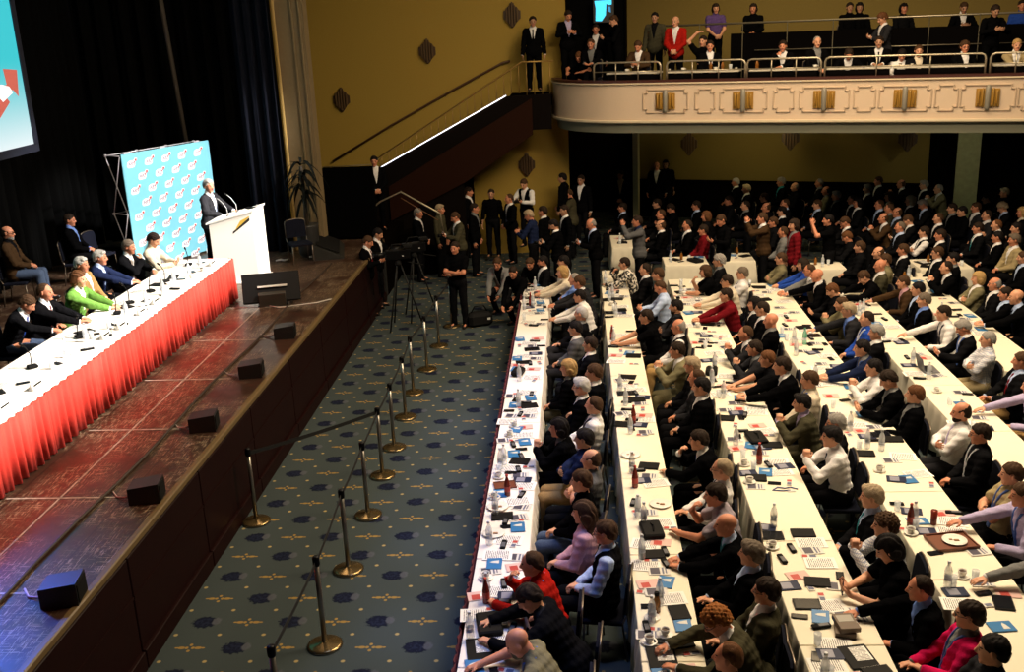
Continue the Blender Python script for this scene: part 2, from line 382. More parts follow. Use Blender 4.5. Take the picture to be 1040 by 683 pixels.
def gm(pn, kind, lod=0):
    key = (pn, kind, lod)
    if key in MC: return MC[key]
    J = skel(pn); lo, hi = bounds(J); T, hip = J['T'], J['hip']
    h = {'body': .0075, 'tie': .007, 'lanyard': .0065, 'shoe': .011, 'trousers': .014}.get(kind.split('_')[0], .0105)
    if lod: h = {'body': .0105, 'tie': .0085, 'lanyard': .008, 'shoe': .016, 'trousers': .018}.get(kind.split('_')[0], .0145)
    if kind == 'body':
        F = Field(lo, hi, h)
        torso(F, J)
        F.cone(J['nb'], J['head']+J['HR'] @ np.array([0, -.02, -.06]), .054, .05, .03)
        put_head(F, J['head'], J['HR'])
        for s, sx in (('R', 1), ('L', -1)): arm(F, J[s]); hand(F, J[s], sx)
        for i in (0, 1):
            L = J['leg%d' % i]; leg(F, L); d = foot_dir(L); F.cone(L[2]-np.array([0, 0, .02]), L[2]+d*.14-np.array([0, 0, .045]), .032, .024, .02)
        V, Q = F.mesh()
        cen = V[Q].mean(1); q = (cen-J['head']) @ J['HR']
        mi = np.zeros(len(Q), int); fr = q[:, 1] > .055
        ex = np.abs(q[:, 0])
        mi[fr & ((ex-.031)**2+((q[:, 2]-.011)*1.3)**2 < .0115**2)] = 1
        mi[fr & (ex > .014) & (ex < .052) & (np.abs(q[:, 2]-.036+ex*.05) < .0055)] = 2
        mi[fr & (ex < .025) & (q[:, 2] < -.044) & (q[:, 2] > -.068) & (q[:, 1] > .083)] = 3
        me = newmesh('body_'+pn, V, Q, True, mi, [SKIN[0], M_EYE, M_BROW, M_LIP])
    else:
        F = Field(lo, hi, h)
        X, Y, Z = F.grid()
        X, Y, Z = X-hip[0], Y-hip[1], Z-hip[2]
        qx = X; qy = T[1, 1]*Y+T[2, 1]*Z; qz = T[1, 2]*Y+T[2, 2]*Z
        if kind in ('shirt', 'tee', 'jacket', 'vest', 'shirt_tie', 'lanyard', 'tie'):
            off = {'jacket': .019, 'vest': .017, 'tie': .0165, 'lanyard': .025}.get(kind, .011)
            torso(F, J, off, .06, low=(kind != 'tie'))
            if kind == 'jacket': F.ell(J['tp'](0, -.005, -.02), (.175, .13, .15), T, .05, off)
            for s in 'RL':
                A = J[s]
                if kind in ('tie', 'lanyard', 'vest'): pass
                elif kind == 'tee': arm(F, A, off+.008, .03, .62, False)
                else: arm(F, A, off+(.004 if kind != 'jacket' else .0), .03, .93 if kind == 'jacket' else .97)
            wr = .0035*np.sin(qz*70+qx*25)+.002*np.sin(qx*90-qy*60)
            if kind in ('shirt', 'tee'):
                a = J['nb']; b = a+(J['head']-a)*.28
                F.cone(a, b, .052, .050, .02, .012)
            F.F += wr.astype(np.float32)*(1 if kind not in ('tie', 'lanyard') else 0)
            if kind in ('shirt', 'tee') : F.F = np.where(X*X+Y*Y+Z*Z < .075, np.maximum(F.F, .03-qz), F.F)
            if kind in ('jacket', 'vest'):
                w = (qz-.17)*.23
                cut = np.maximum(np.maximum(np.maximum(np.abs(qx)-w, .02-qy), .17-qz), qy-.165)
                lap = np.clip(1-np.abs(np.abs(qx)-w-.018)/.03, 0, 1)*(qy > .02)*(qz > .17)*.006
                F.F = np.maximum(F.F-lap*(qy < .165), -cut)
                F.F = np.where((np.abs(qx) < .12) & (np.abs(qy) < .13), np.maximum(F.F, (qz-.545-.25*(-.02-qy)).astype(np.float32)), F.F)
            if kind == 'tie':
                wt = np.where(qz > .47, .019, .014+(.47-qz)*.055)
                F.F = np.maximum(F.F, np.maximum(np.maximum(np.abs(qx)-wt, .02-qy), np.maximum(qz-.50, .06-qz)))
            if kind == 'lanyard':
                wl = np.minimum((qz-.16)*.2, .075)
                band = np.abs(np.abs(qx)-wl)-.009
                badge = np.maximum(np.abs(qx)-.04, np.abs(qz-.115)-.055)
                F.F = np.maximum(F.F, np.maximum(np.minimum(np.maximum(band, .16-qz), badge), -.06-qy))
                F.F = np.maximum(F.F, qz-.53)
        elif kind == 'trousers':
            F.ell(J['tp'](0, 0, .0), (.17, .125, .125), T, .05, .013)
            for i in (0, 1):
                L = J['leg%d' % i]; leg(F, L, .014, 1.0); F.cone(L[1]+(L[2]-L[1])*.8, L[2]+(L[2]-L[1])*.06, .055, .054, .02)
            F.F += (.0022*np.sin(Z*31+Y*23+X*17)+.0015*np.sin(X*60-Z*22)).astype(np.float32)
            F.F = np.where(X*X+Y*Y+Z*Z < .075, np.maximum(F.F, qz-.09), F.F)
        elif kind in ('shoe_r', 'shoe_l'):
            for i in ((0,) if kind == 'shoe_r' else (1,)):
                L = J['leg%d' % i]; d = foot_dir(L); a = L[2]; F.cone(a+(L[1]-a)*.1, a-(L[1]-a)*.03, .038, .04, .02)
                dn = nrm(np.cross(np.array([1, 0, 0]), d)); dn = dn if dn[2] > 0 else -dn
                F.cone(a-d*.045-dn*.045, a+d*.16-dn*.052, .036, .031, .02); F.cone(a-dn*.02, a+d*.06-dn*.045, .042, .036, .02)
            F.F = np.maximum(F.F, -(Z+hip[2])+.002) 
        V, Q = F.mesh()
        me = newmesh(kind+'_'+pn, V, Q, True)
    MC[key] = me
    return me
def hair_mesh(style, lod=0):
    key = ('hair', style, lod)
    if key in MC: return MC[key]
    F = Field((-.19, -.2, -.34), (.19, .15, .19), .009 if lod else .0065); X, Y, Z = F.grid(); R = np.eye(3)
    base = lambda o: F.ell((0, -.016, .032), (.076, .096, .086), None, .02, o)
    line = lambda c, sl: c+sl*Y-Z      # negative above the line
    wob = .0022*np.sin(X*170+Y*40+3*np.sin(Z*40))+.002*np.sin(Y*150+X*60+2*np.sin(Z*50))
    ears = lambda: np.minimum(np.sqrt(((X-.085)/.035)**2+((Y+.004)/.030)**2+((Z+.006)/.040)**2), np.sqrt(((X+.085)/.035)**2+((Y+.004)/.030)**2+((Z+.006)/.040)**2))
    if style in ('short', 'crop', 'part'):
        base({'short': .014, 'crop': .008, 'part': .017}[style]); F.ell((0, -.055, -.02), (.068, .055, .07), None, .03, .008)
        if style == 'part': F.ell((.02, .05, .1), (.055, .035, .025), None, .03)
        F.F += (wob*(.5 if style == 'crop' else 1)).astype(np.float32)
        F.F = np.maximum(F.F, np.maximum(line(.0, .78), -.075-Z))
        F.F = np.maximum(F.F, np.minimum(Y-.085, .1-Z)); F.F = np.maximum(F.F, Y+.0-.06-np.clip((Z-.06)*1.2, 0, .05))
    elif style == 'fringe':       # bald on top, hair round the back and sides
        base(.0045); F.ell((0, -.055, -.02), (.068, .055, .07), None, .03, .0035)
        F.F += (wob*.4).astype(np.float32)
        F.F = np.maximum(F.F, np.maximum(line(-.022, .62), -.078-Z)); F.F = np.maximum(F.F, Z-.048+Y*.42+.004*np.sin(Y*180)); F.F = np.maximum(F.F, Y-.045+.3*np.abs(Z-.02))
    elif style == 'thin':
        base(.007); F.ell((0, -.055, -.02), (.068, .055, .07), None, .03, .007)
        F.F += (wob*.6).astype(np.float32)
        F.F = np.maximum(F.F, np.maximum(line(.028, .95), -.075-Z)); F.F = np.maximum(F.F, Y-.028)
    elif style == 'curly':
        base(.024); F.ell((0, -.06, -.02), (.08, .06, .075), None, .03, .01)
        F.F += (.011*np.sin(X*120)*np.sin(Y*125+1)*np.sin(Z*118+.5)+wob).astype(np.float32)
        F.F = np.maximum(F.F, np.maximum(line(.0, .7), -.085-Z)); F.F = np.maximum(F.F, Y-.06-np.clip((Z-.055)*1.2, 0, .05))
    elif style in ('bob', 'long'):
        base(.02); F.ell((0, -.05, -.03), (.098, .075, .11), None, .04, .0)
        if style == 'long':
            for sx in (-1, 1): F.cone((.05*sx, -.06, -.02), (.075*sx, -.06, -.25), .055, .035, .03)
            F.cone((0, -.08, 0), (0, -.1, -.26), .06, .045, .03)
        F.F += (.006*np.sin(X*130+np.sin(Z*35)*1.5)+wob*.6).astype(np.float32)
        face = np.maximum(np.maximum(.022-Y+np.clip(-Z-.05, 0, .1)*.3, Z-.062), np.abs(X)-.084)
        F.F = np.maximum(F.F, -face); F.F = np.maximum(F.F, Y-.065-np.clip((Z-.05)*1.2, 0, .04))
    elif style == 'beard':
        F.ell((0, .024, -.045), (.058, .068, .07), None, .03, .006); F.cone((-.012, .072, -.092), (.012, .072, -.092), .02, .02, .02, .006); F.cone((-.03, .075, -.036), (.03, .075, -.036), .012, .012, .01)
        F.F += (wob*.4).astype(np.float32)
        F.F = np.maximum(F.F, np.maximum(Z+.032, .0-Y)); F.F = np.maximum(F.F, -np.maximum(np.maximum(np.abs(X)-.022, np.abs(Z+.056)-.011), .05-Y))
        F.F = np.maximum(F.F, Z+.045-np.clip((.05-np.abs(X))*3, -.1, .02))
    if style in ('short', 'crop', 'part', 'fringe', 'thin', 'curly'): F.F = np.maximum(F.F, ((1-ears())*.03).astype(np.float32)); F.F = np.maximum(F.F, np.where((Y > -.02) & (Y < .055), (.012+np.clip(Y, -.02, .055)*.75)-Z-.02, -1).astype(np.float32))
    V, Q = F.mesh(); me = newmesh('hair_'+style, V, Q, True); MC[key] = me
    return me
def glasses_mesh():
    if 'gl' in MC: return MC['gl']
    b = MB()
    for sx in (-1, 1):
        b.tube([(.031*sx+.022*math.cos(t)*1.05, .103-abs(.031*sx+.022*math.cos(t))*.22, .010+.017*math.sin(t)) for t in [i*math.pi/7 for i in range(14)]], .0028, 6, True)
        b.tube([(.054*sx, .092, .014), (.078*sx, .06, .014), (.086*sx, -.005, .012), (.084*sx, -.02, .0)], .0028, 6)
    b.tube([(-.01, .104, .014), (0, .107, .016), (.01, .104, .014)], .0028, 6)
    MC['gl'] = b.mesh('glasses'); return MC['gl']
# ------------------------------------------------------------------ dressing people
SKIN = [mat('skin_light', (.60, .29, .17), .55, bump=(30, .05, .12)), mat('skin_ruddy', (.56, .22, .12), .55, bump=(30, .05, .12)), mat('skin_tan', (.42, .21, .12), .55, bump=(30, .05, .12))]
M_EYE = mat('eye_dark', (.03, .02, .02), .2); M_BROW = mat('eyebrow', (.07, .04, .025), .8); M_LIP = mat('lip', (.45, .14, .11), .5)
CLOTH = dict(black=(.003, .003, .0035), dark=(.006, .006, .007), charcoal=(.02, .02, .023), navy=(.012, .018, .05), grey=(.17, .17, .17), midgrey=(.09, .09, .095), brown=(.05, .028, .014), olive=(.17, .15, .085), darkolive=(.055, .05, .03), white=(.72, .70, .70), cream=(.62, .54, .42), blue=(.16, .26, .62), royal=(.02, .06, .32), lightblue=(.42, .52, .75), pink=(.50, .28, .32), hotpink=(.58, .012, .09), red=(.32, .012, .008), wine=(.14, .008, .012), lavender=(.42, .36, .55), tan=(.32, .20, .08), jeans=(.07, .10, .17), green=(.12, .26, .05), purple=(.10, .06, .20), khaki=(.33, .26, .14), teal=(.03, .22, .26), greyviolet=(.30, .26, .30), maroonleather=(.07, .03, .015))
HAIRC = dict(black=(.008, .006, .006), dark=(.02, .012, .008), brown=(.055, .028, .014), chestnut=(.11, .045, .018), ginger=(.28, .10, .025), blond=(.40, .25, .10), grey=(.25, .23, .21), white=(.40, .38, .35), greyblond=(.33, .25, .16), greybrown=(.13, .10, .075))
def cm(n, kind='cloth'):
    return mat('%s_%s' % (kind, n), CLOTH[n], .9, bump=(60, .25, .18), spec=.0)
def hm(n): return mat('hair_'+n, HAIRC[n], .65, bump=(120, .35, .45), spec=.12)
def m_pattern():
    if 'pat' in MATS: return MATS['pat']
    m = mat('cloth_blotched', (.6, .55, .5), .8); b = NB(m)
    f = b.step(b.noise(22, 1), .52, .03); b.base(b.mix(f, (.65, .6, .52), (.015, .015, .015))); MATS['pat'] = m; return m
def m_check():
    if 'chk' in MATS: return MATS['chk']
    m = mat('cloth_checked', (.6, .55, .5), .8); b = NB(m); x, y, z = b.xyz()
    g = b.math('MAXIMUM', b.step(b.math('FRACT', b.math('MULTIPLY', b.math('ADD', x, y), 40)), .3, .05), b.step(b.math('FRACT', b.math('MULTIPLY', z, 40)), .3, .05))
    b.base(b.mix(g, (.72, .70, .68), (.30, .33, .45))); MATS['chk'] = m; return m
def top_mat(n): return m_pattern() if n == 'blotched' else m_check() if n == 'checked' else cm(n)
MM = {}
def shared(me, m, keep=False):
    """the mesh with this material, made once per material so that all copies share it"""
    k = (me.name, m.name)
    if k not in MM:
        c = me.copy()
        if keep: c.materials[0] = m
        else: c.materials.clear(); c.materials.append(m)
        MM[k] = c
    return MM[k]
def person(loc, rz, pn, look, hair=None, top='suit:black', leg='black', extra='', sc=1.0, skin=0, sx=1.0, group=None, headz=None):
    J = skel(pn); lod = 1 if Vector(loc).y > 14.5 else 0
    G = lambda k, m: shared(gm(pn, k, lod), m, k == 'body')
    o = ob('person', G('body', SKIN[skin]), None, loc); o.rotation_euler = (0, 0, rz); o.scale = (sc*sx, sc, sc)
    t, _, c = top.partition(':'); cs = (c or 'black').split(',')
    if t == 'suit':
        ob('jacket', G('jacket', cm(cs[0])), o); ob('shirt', G('shirt', top_mat(cs[1] if len(cs) > 1 else 'white')), o)
        if len(cs) > 2: ob('tie', G('tie', cm(cs[2])), o)
    elif t == 'vest':
        ob('vest', G('vest', cm(cs[0])), o); ob('shirt', G('shirt', top_mat(cs[1])), o)
    elif t == 'tee': ob('t_shirt', G('tee', top_mat(cs[0])), o)
    elif t == 'jumper': ob('jumper', G('shirt', top_mat(cs[0])), o)
    elif t == 'shirt':
        ob('shirt', G('shirt', top_mat(cs[0])), o)
        if len(cs) > 1: ob('tie', G('tie', cm(cs[1])), o)
    ob('trousers', G('trousers', cm(leg)), o); [ob('shoe', G(k, mat('shoe_leather', (.008, .007, .007), .35)), o) for k in ('shoe_r', 'shoe_l')]
    HM = Matrix(J['HR'].tolist()).to_4x4(); HM.translation = Vector(J['head'])
    def onhead(nm, me, m):
        h = ob(nm, shared(me, m), o); h.matrix_local = HM; return h
    if hair:
        st, hc = hair.split('-'); onhead('hair', hair_mesh(st, lod), hm(hc))
    for e in extra.split():
        if e.startswith('lan'): ob('lanyard', G('lanyard', mat('lanyard_'+(e[3:] or 'blue'), dict(blue=(.05, .12, .42), dark=(.02, .02, .04), white=(.6, .6, .65), teal=(.03, .25, .32))[e[3:] or 'blue'], .5)), o)
        elif e == 'gl': onhead('glasses', glasses_mesh(), mat('spectacle_frame', (.01, .01, .01), .3))
        elif e == 'cap': onhead('cap', hair_mesh('crop', lod), cm('black'))
        elif e.startswith('beard'): onhead('beard', hair_mesh('beard', lod), hm(e[5:] or 'dark'))
    tag(o, look, 'person', group)
    return o
def separate(L, gap=.5, lo=.89, hi=1.09):
    """nudge scales of neighbours so that nobody sits inside anybody else; L holds dicts with px, py, pose, floor, sc"""
    def pos(d):
        q = at(d['px'], d['py'], d['floor']+skel(d['pose'])['head'][2]*d['sc']); return q
    for it in range(60):
        P = [pos(d) for d in L]; moved = False
        for i in range(len(L)):
            for j in range(i+1, len(L)):
                if abs(P[i].x-P[j].x) < .6 and (P[i]-P[j]).xy.length < gap:
                    a, c = (i, j) if P[i].y < P[j].y else (j, i)
                    if L[a]['sc'] < hi: L[a]['sc'] += .004; moved = True
                    if L[c]['sc'] > lo: L[c]['sc'] -= .004; moved = True
        if not moved: break
def person_px(px, py, rz, pn, look, floor=0.0, sc=1.0, **k):
    """stand or seat a person so that the head is where the line of sight meets head height"""
    J = skel(pn); hz = floor+J['head'][2]*sc
    h = at(px, py, hz); off = Matrix.Rotation(rz, 3, 'Z') @ (Vector(J['head'])*sc)
    return person((h.x-off.x, h.y-off.y, floor), rz, pn, look, sc=sc, **k)
# ------------------------------------------------------------------ the audience (head positions read off the photograph)
ROW1 = '''526 653|write|5||tee:olive|dark|lan|bald person in olive polo shirt bending over notes|1
537 608|write|10|short-dark|suit:dark,charcoal|dark||dark-haired person in black bent beside a red jumper
540 573|chin|5|thin-brown|jumper:red|dark|lan|balding person in red jumper resting chin on hand|1
617 541|lap|15|short-brown|vest:dark,lightblue|dark|gl|person in dark waistcoat, blue shirt sleeves and glasses
592 521|lap|20|long-brown|jumper:pink|dark||woman with long curly brown hair in pink blouse
590 489|lap|15|short-brown|jumper:black|jeans||brown-haired person in black before the long-haired woman
600 467|crossed|15|fringe-brown|tee:midgrey|dark||bald-topped person in grey polo shirt
593 446|crossed|18|short-black|jumper:navy|tan||dark-haired person in navy jumper with arms crossed|2
567 435|clasp|10|bob-black|suit:black,grey|black||black-haired woman in black raising a hand to chin
603 412|laphigh|10|thin-brown|shirt:white|dark|landark|balding person in white shirt with dark lanyard
590 393|lap|12|part-white|suit:black,white|black|gl|white-haired person with glasses in black suit
603 379|lap|15|short-brown|suit:black,white|black||brown-haired person in black suit behind white hair
577 374|lap|15|bob-blond|suit:black,grey|darkolive||blond woman with bobbed hair in black jacket
599 350|crossed|10|short-dark|suit:dark,white|dark||dark-haired person in dark suit with white collar
584 334|lap|15|short-black|suit:midgrey,white|charcoal||black-haired person in grey jacket leaning back
590 319|laphigh|10|crop-white|suit:dark,grey|charcoal||cropped white-haired person in dark jumper
595 301|table|10|short-black|shirt:white|dark||black-haired person in white shirt leaning on table
596 287|table|10|short-brown|suit:charcoal,white|dark||ruddy brown-haired person beside a pale blue shirt|1
583 284|crossed|8|thin-grey|shirt:blue|dark||balding grey person in pale blue shirt
571 277|table|0|bob-blond|suit:cream,cream|dark||blond woman in cream jacket leaning forward
572 266|lap|0|short-black|shirt:white|dark||dark-haired person half hidden by blond woman
551 266|lap|0|short-black|suit:dark,white|dark|bearddark|bearded dark-haired person in dark jacket at the table's far end|1|112
538 268|squat|0|short-brown|jumper:black|dark||ruddy person in black looking down at the table's far end|1|150
521 277|squat|0|crop-dark|jumper:black|dark||crop-haired person low beside the crouching photographer|1|150'''
ROW2 = '''739 668|laphigh|5|thin-chestnut|jumper:dark|dark||balding reddish-haired person cut off by the frame edge|1
727 631|write|0|curly-ginger|suit:darkolive,white|dark|gl|curly ginger-haired person writing with both hands|1
778 601|laphigh|15|short-dark|suit:darkolive,white|dark|gl|dark-haired person with glasses and white badge
763 563|laphigh|20|part-greybrown|suit:black,lightblue|black||grey-brown wavy-haired person in black suit
737 534|table|15||suit:black,lightblue|black|lanteal|bald person in black suit with hands on table|1
734 503|chin|10|short-dark|tee:greyviolet|dark||dark-haired person in pale striped shirt, face on hand|1
733 477|laphigh|15|thin-greyblond|shirt:white|dark|gl landark|sandy-grey-haired person with glasses in white shirt
723 447|chin|18|short-dark|suit:black,white,royal|black||dark-haired person in black suit holding hand to mouth
718 393|lap|12|short-black|suit:black,white|black||black-haired person in black suit with clasped hands
711 384|lap|10|thin-brown|suit:charcoal,grey|dark||balding brown-haired person leaning into view|1
712 371|lap|15|part-greyblond|jumper:dark|dark||fair grey-haired person behind two dark heads
689 356|clasp|0|short-dark|suit:olive,white|olive||dark-haired person in olive jacket, face behind arms
689 332|lap|15|fringe-grey|vest:dark,white|tan|gl|bald grey person in white shirt and dark waistcoat|1
656 322|table|5|short-dark|tee:black|dark||dark-haired person in black T-shirt, bare forearms on table
687 312|crossed|15|short-black|vest:dark,charcoal|dark|bearddark|bearded black-haired person in dark waistcoat
672 292|phone|10|thin-brown|shirt:lightblue|dark||balding person in pale blue shirt looking down|1
668 279|lap|12|short-brown|suit:dark,grey|dark||brown-haired person above a pale blue shirt
655 274|lap|12|thin-dark|suit:dark,white|dark||dark-haired person in dark suit and white collar
634 268|chin|5|short-dark|jumper:blotched|black||woman in black and white patterned blouse'''
ROW3 = '''1008 661|laphigh|10|short-black|jumper:charcoal|dark||black-haired young person at the frame edge
985 625|laphigh|20|short-dark|suit:hotpink,grey|dark|gl lan|woman with glasses in bright pink jacket
938 598|reach|12|thin-dark|suit:black,blue|black||balding person in black suit reaching to stacked books|1
902 558|phone|8|bob-black|tee:black|black||black-haired person in black T-shirt holding a phone
908 534|clasp|10|curly-brown|shirt:checked|dark||curly brown-haired person in checked shirt
885 505|lap|18|part-greyblond|suit:dark,lightblue,teal|dark||grey-blond person in dark suit with turquoise tie
853 444|clasp|5|part-black|shirt:white,navy|dark||person in white shirt and dark tie touching face
870 430|lap|12|short-grey|suit:dark,white|dark|gl|grey-haired person with glasses in dark suit|1
814 410|clasp|15|part-black|suit:darkolive,lavender|darkolive||black-haired person in brown jacket, hand on chin
830 386|lap|15|short-brown|shirt:cream|dark|lan|brown-haired person in cream shirt turned away
794 372|table|12|short-dark|suit:black,white,navy|black||dark-haired person in black suit leaning on table
779 365|table|10|short-chestnut|tee:dark|dark||fair brown-haired person in black T-shirt, forearms on table
766 354|clasp|10|short-dark|suit:charcoal,grey|dark||dark-haired person in charcoal with folded hands
757 339|clasp|10|thin-brown|suit:charcoal,white|dark||balding person holding clasped hands before chin|1
783 326|crossed|12||suit:black,grey|black||shaven-headed person in black suit|1
774 314|lap|12|crop-dark|suit:black,white|black|gl|crop-haired person with glasses in black jacket
766 309|lap|15|long-black|suit:dark,white|black||black long-haired woman beside a cropped head
737 300|table|0|short-dark|jumper:wine|dark||dark-haired person in dark red shirt
738 286|table|5|short-dark|jumper:cream|dark|gl|dark-haired person with glasses in pale jumper
755 278|crossed|10|short-greybrown|shirt:white,navy|dark||grey-haired person in white shirt with blue tie
716 276|chin|8|bob-brown|tee:black|black||brown-haired woman in black T-shirt
730 265|lap|10|curly-grey|suit:dark,grey|dark||curly grey-haired person in dark jacket'''
ROW4 = '''1070 560|reach|0|short-grey|suit:grey,white|dark||person in grey jacket reaching into the frame
1038 503|reach|5|short-brown|shirt:lavender|dark|lan|person in lavender shirt at right edge of frame|1
1027 482|crossed|18|short-brown|tee:khaki|dark|lan|person in khaki T-shirt with blue lanyard
995 441|lap|15|short-dark|suit:dark,charcoal|black|gl lanwhite|dark-haired person in black suit with white lanyard|1
976 419|crossed|12|fringe-dark|shirt:white,lavender|charcoal|bearddark|balding bearded person in white shirt, arms crossed|1
929 401|laphigh|15|short-chestnut|suit:black,grey|black||red-brown short-haired woman in black
902 386|phone|15|short-dark|suit:black,grey|black||dark-haired person in black looking down
887 374|clasp|12|short-black|shirt:white|dark||black-haired person in white shirt, hands to mouth
875 354|table|12|short-black|suit:navy,grey|dark|lan|black-haired person in navy jacket with lanyard
890 338|crossed|15|part-grey|suit:dark,white|dark||tidy grey-haired person in dark suit
880 324|lap|12|thin-dark|shirt:royal|dark|lanwhite|dark-haired person in royal blue shirt
869 315|reach|12|part-greyblond|suit:charcoal,blue|dark|gl lan|sandy-haired person with glasses and blue lanyard
860 309|clasp|5|short-brown|suit:olive,olive|charcoal||brown-haired person in olive jacket, hand raised to brow
853 295|phone|0|short-chestnut|jumper:dark|dark||chestnut-haired person looking down beside tablecloth
834 280|reach|15||suit:black,white|black||bald person in black suit leaning to table|1
825 275|table|12|thin-brown|suit:grey,white|dark|gl|balding person with glasses in grey jacket|1
815 269|table|12|long-dark|jumper:royal|dark||dark-haired woman in blue jumper
793 263|crossed|12|short-brown|jumper:olive|dark||brown-haired person in pale olive jumper'''
ROW5 = '''1052 392|reach|8|short-brown|shirt:lavender|tan||person in pale shirt at right edge, arms stretched out
1037 367|laphigh|10|short-brown|suit:dark,lightblue,wine|tan||person in dark suit and striped tie, legs crossed|1
1003 345|crossed|12|crop-grey|shirt:checked|khaki||cropped grey-haired person in pale checked shirt
981 333|phone|15|part-grey|suit:dark,white|dark|lan|grey-haired person in dark suit looking into papers|1
972 318|reach|0|short-dark|shirt:white|dark|landark|person in white shirt stretching arm along table
938 305|lap|15|short-greybrown|suit:black,blue|black||grey-brown-haired person in black suit and blue shirt
932 294|lap|15|short-black|suit:black,lightblue|black||black-haired person hidden behind grey-brown hair
918 287|reach|10|short-brown|suit:brown,pink|dark||brown-haired person in brown jacket, pink shirt
877 282|write|0|short-brown|jumper:black|dark||brown-haired person in black jumper bent forward
894 270|lap|10||suit:darkolive,white|dark||bald person in dark jacket with open collar|1
914 264|lap|10|short-brown|suit:olive,olive|dark|gl|brown-haired person with glasses in olive jacket'''
ROW6 = '''1032 302|table|18||suit:black,lightblue,navy|black||shaven-headed person in black suit with blue tie
1021 299|lap|15|short-dark|suit:black,lightblue|black||dark-haired person beside a shaven head|1
1010 289|lap|18|fringe-grey|suit:dark,white|black||bald grey person in dark suit holding paper|1
993 283|crossed|15|bob-blond|suit:olive,white|dark||blond woman in olive-grey tweed jacket
961 272|clasp|10|thin-dark|suit:black,white|black||dark-haired person in black suit, hand to mouth
968 263|lap|10|short-black|suit:black,grey|black||black-haired person behind the hand-to-mouth person
952 257|lap|10|short-brown|suit:dark,white|dark|gl|brown-haired person with glasses and white shirt
1039 262|lap|15|short-brown|suit:black,lightblue|black||person in black suit at right edge, far table'''
ORD = 'first second third fourth fifth sixth seventh eighth ninth tenth eleventh twelfth thirteenth fourteenth fifteenth sixteenth seventeenth eighteenth nineteenth twentieth twenty-first twenty-second twenty-third twenty-fourth'.split()
SEATS = []
def label16(s):
    w = s.split(); return ' '.join(w[:16])
def crowd(txt, rowname, face=math.pi/2, floor=0.0, rid=0):
    rec = []
    for ln in txt.split('\n'):
        p = ln.split('|'); px, py = map(float, p[0].split()); random.seed(int(px*7+py*13)); rec.append(dict(px=px, py=py, pose=p[1], floor=floor, sc=random.uniform(.98, 1.02)))
    separate(rec, .52)
    for i, ln in enumerate(txt.split('\n')):
        p = ln.split('|'); px, py = map(float, p[0].split())
        rz = face-RAD(float(p[2])*.45) if len(p) < 10 else RAD(float(p[9]))
        sc = rec[i]['sc']; woman = 'woman' in p[7]
        look = label16('%s, %s row' % (p[7], rowname))
        o = person_px(px, py, rz, p[1], look, floor, sc, hair=p[3] or None, top=p[4], leg=p[5], extra=p[6], skin=int(p[8]) if len(p) > 8 and p[8] else 0, sx=.93 if woman else 1.0, group=None)
        if 'holding a phone' in p[7]: HOLD.append((o, p[1], p[7]))
        nx = {1: .46, 2: 1.80, 3: 3.22, 4: 4.70, 5: 6.06}.get(rid)
        if nx and o.location.x > nx-.27: o.location.x = nx-.27
        SEATS.append((o, rid if p[1] != 'squat' else -1, p[7], rz))
HOLD = []
crowd(ROW1, 'front', rid=1); crowd(ROW2, 'second', rid=2); crowd(ROW3, 'third', rid=3)
crowd(ROW4, 'fourth', rid=4); crowd(ROW5, 'fifth', rid=5); crowd(ROW6, 'sixth', rid=6)
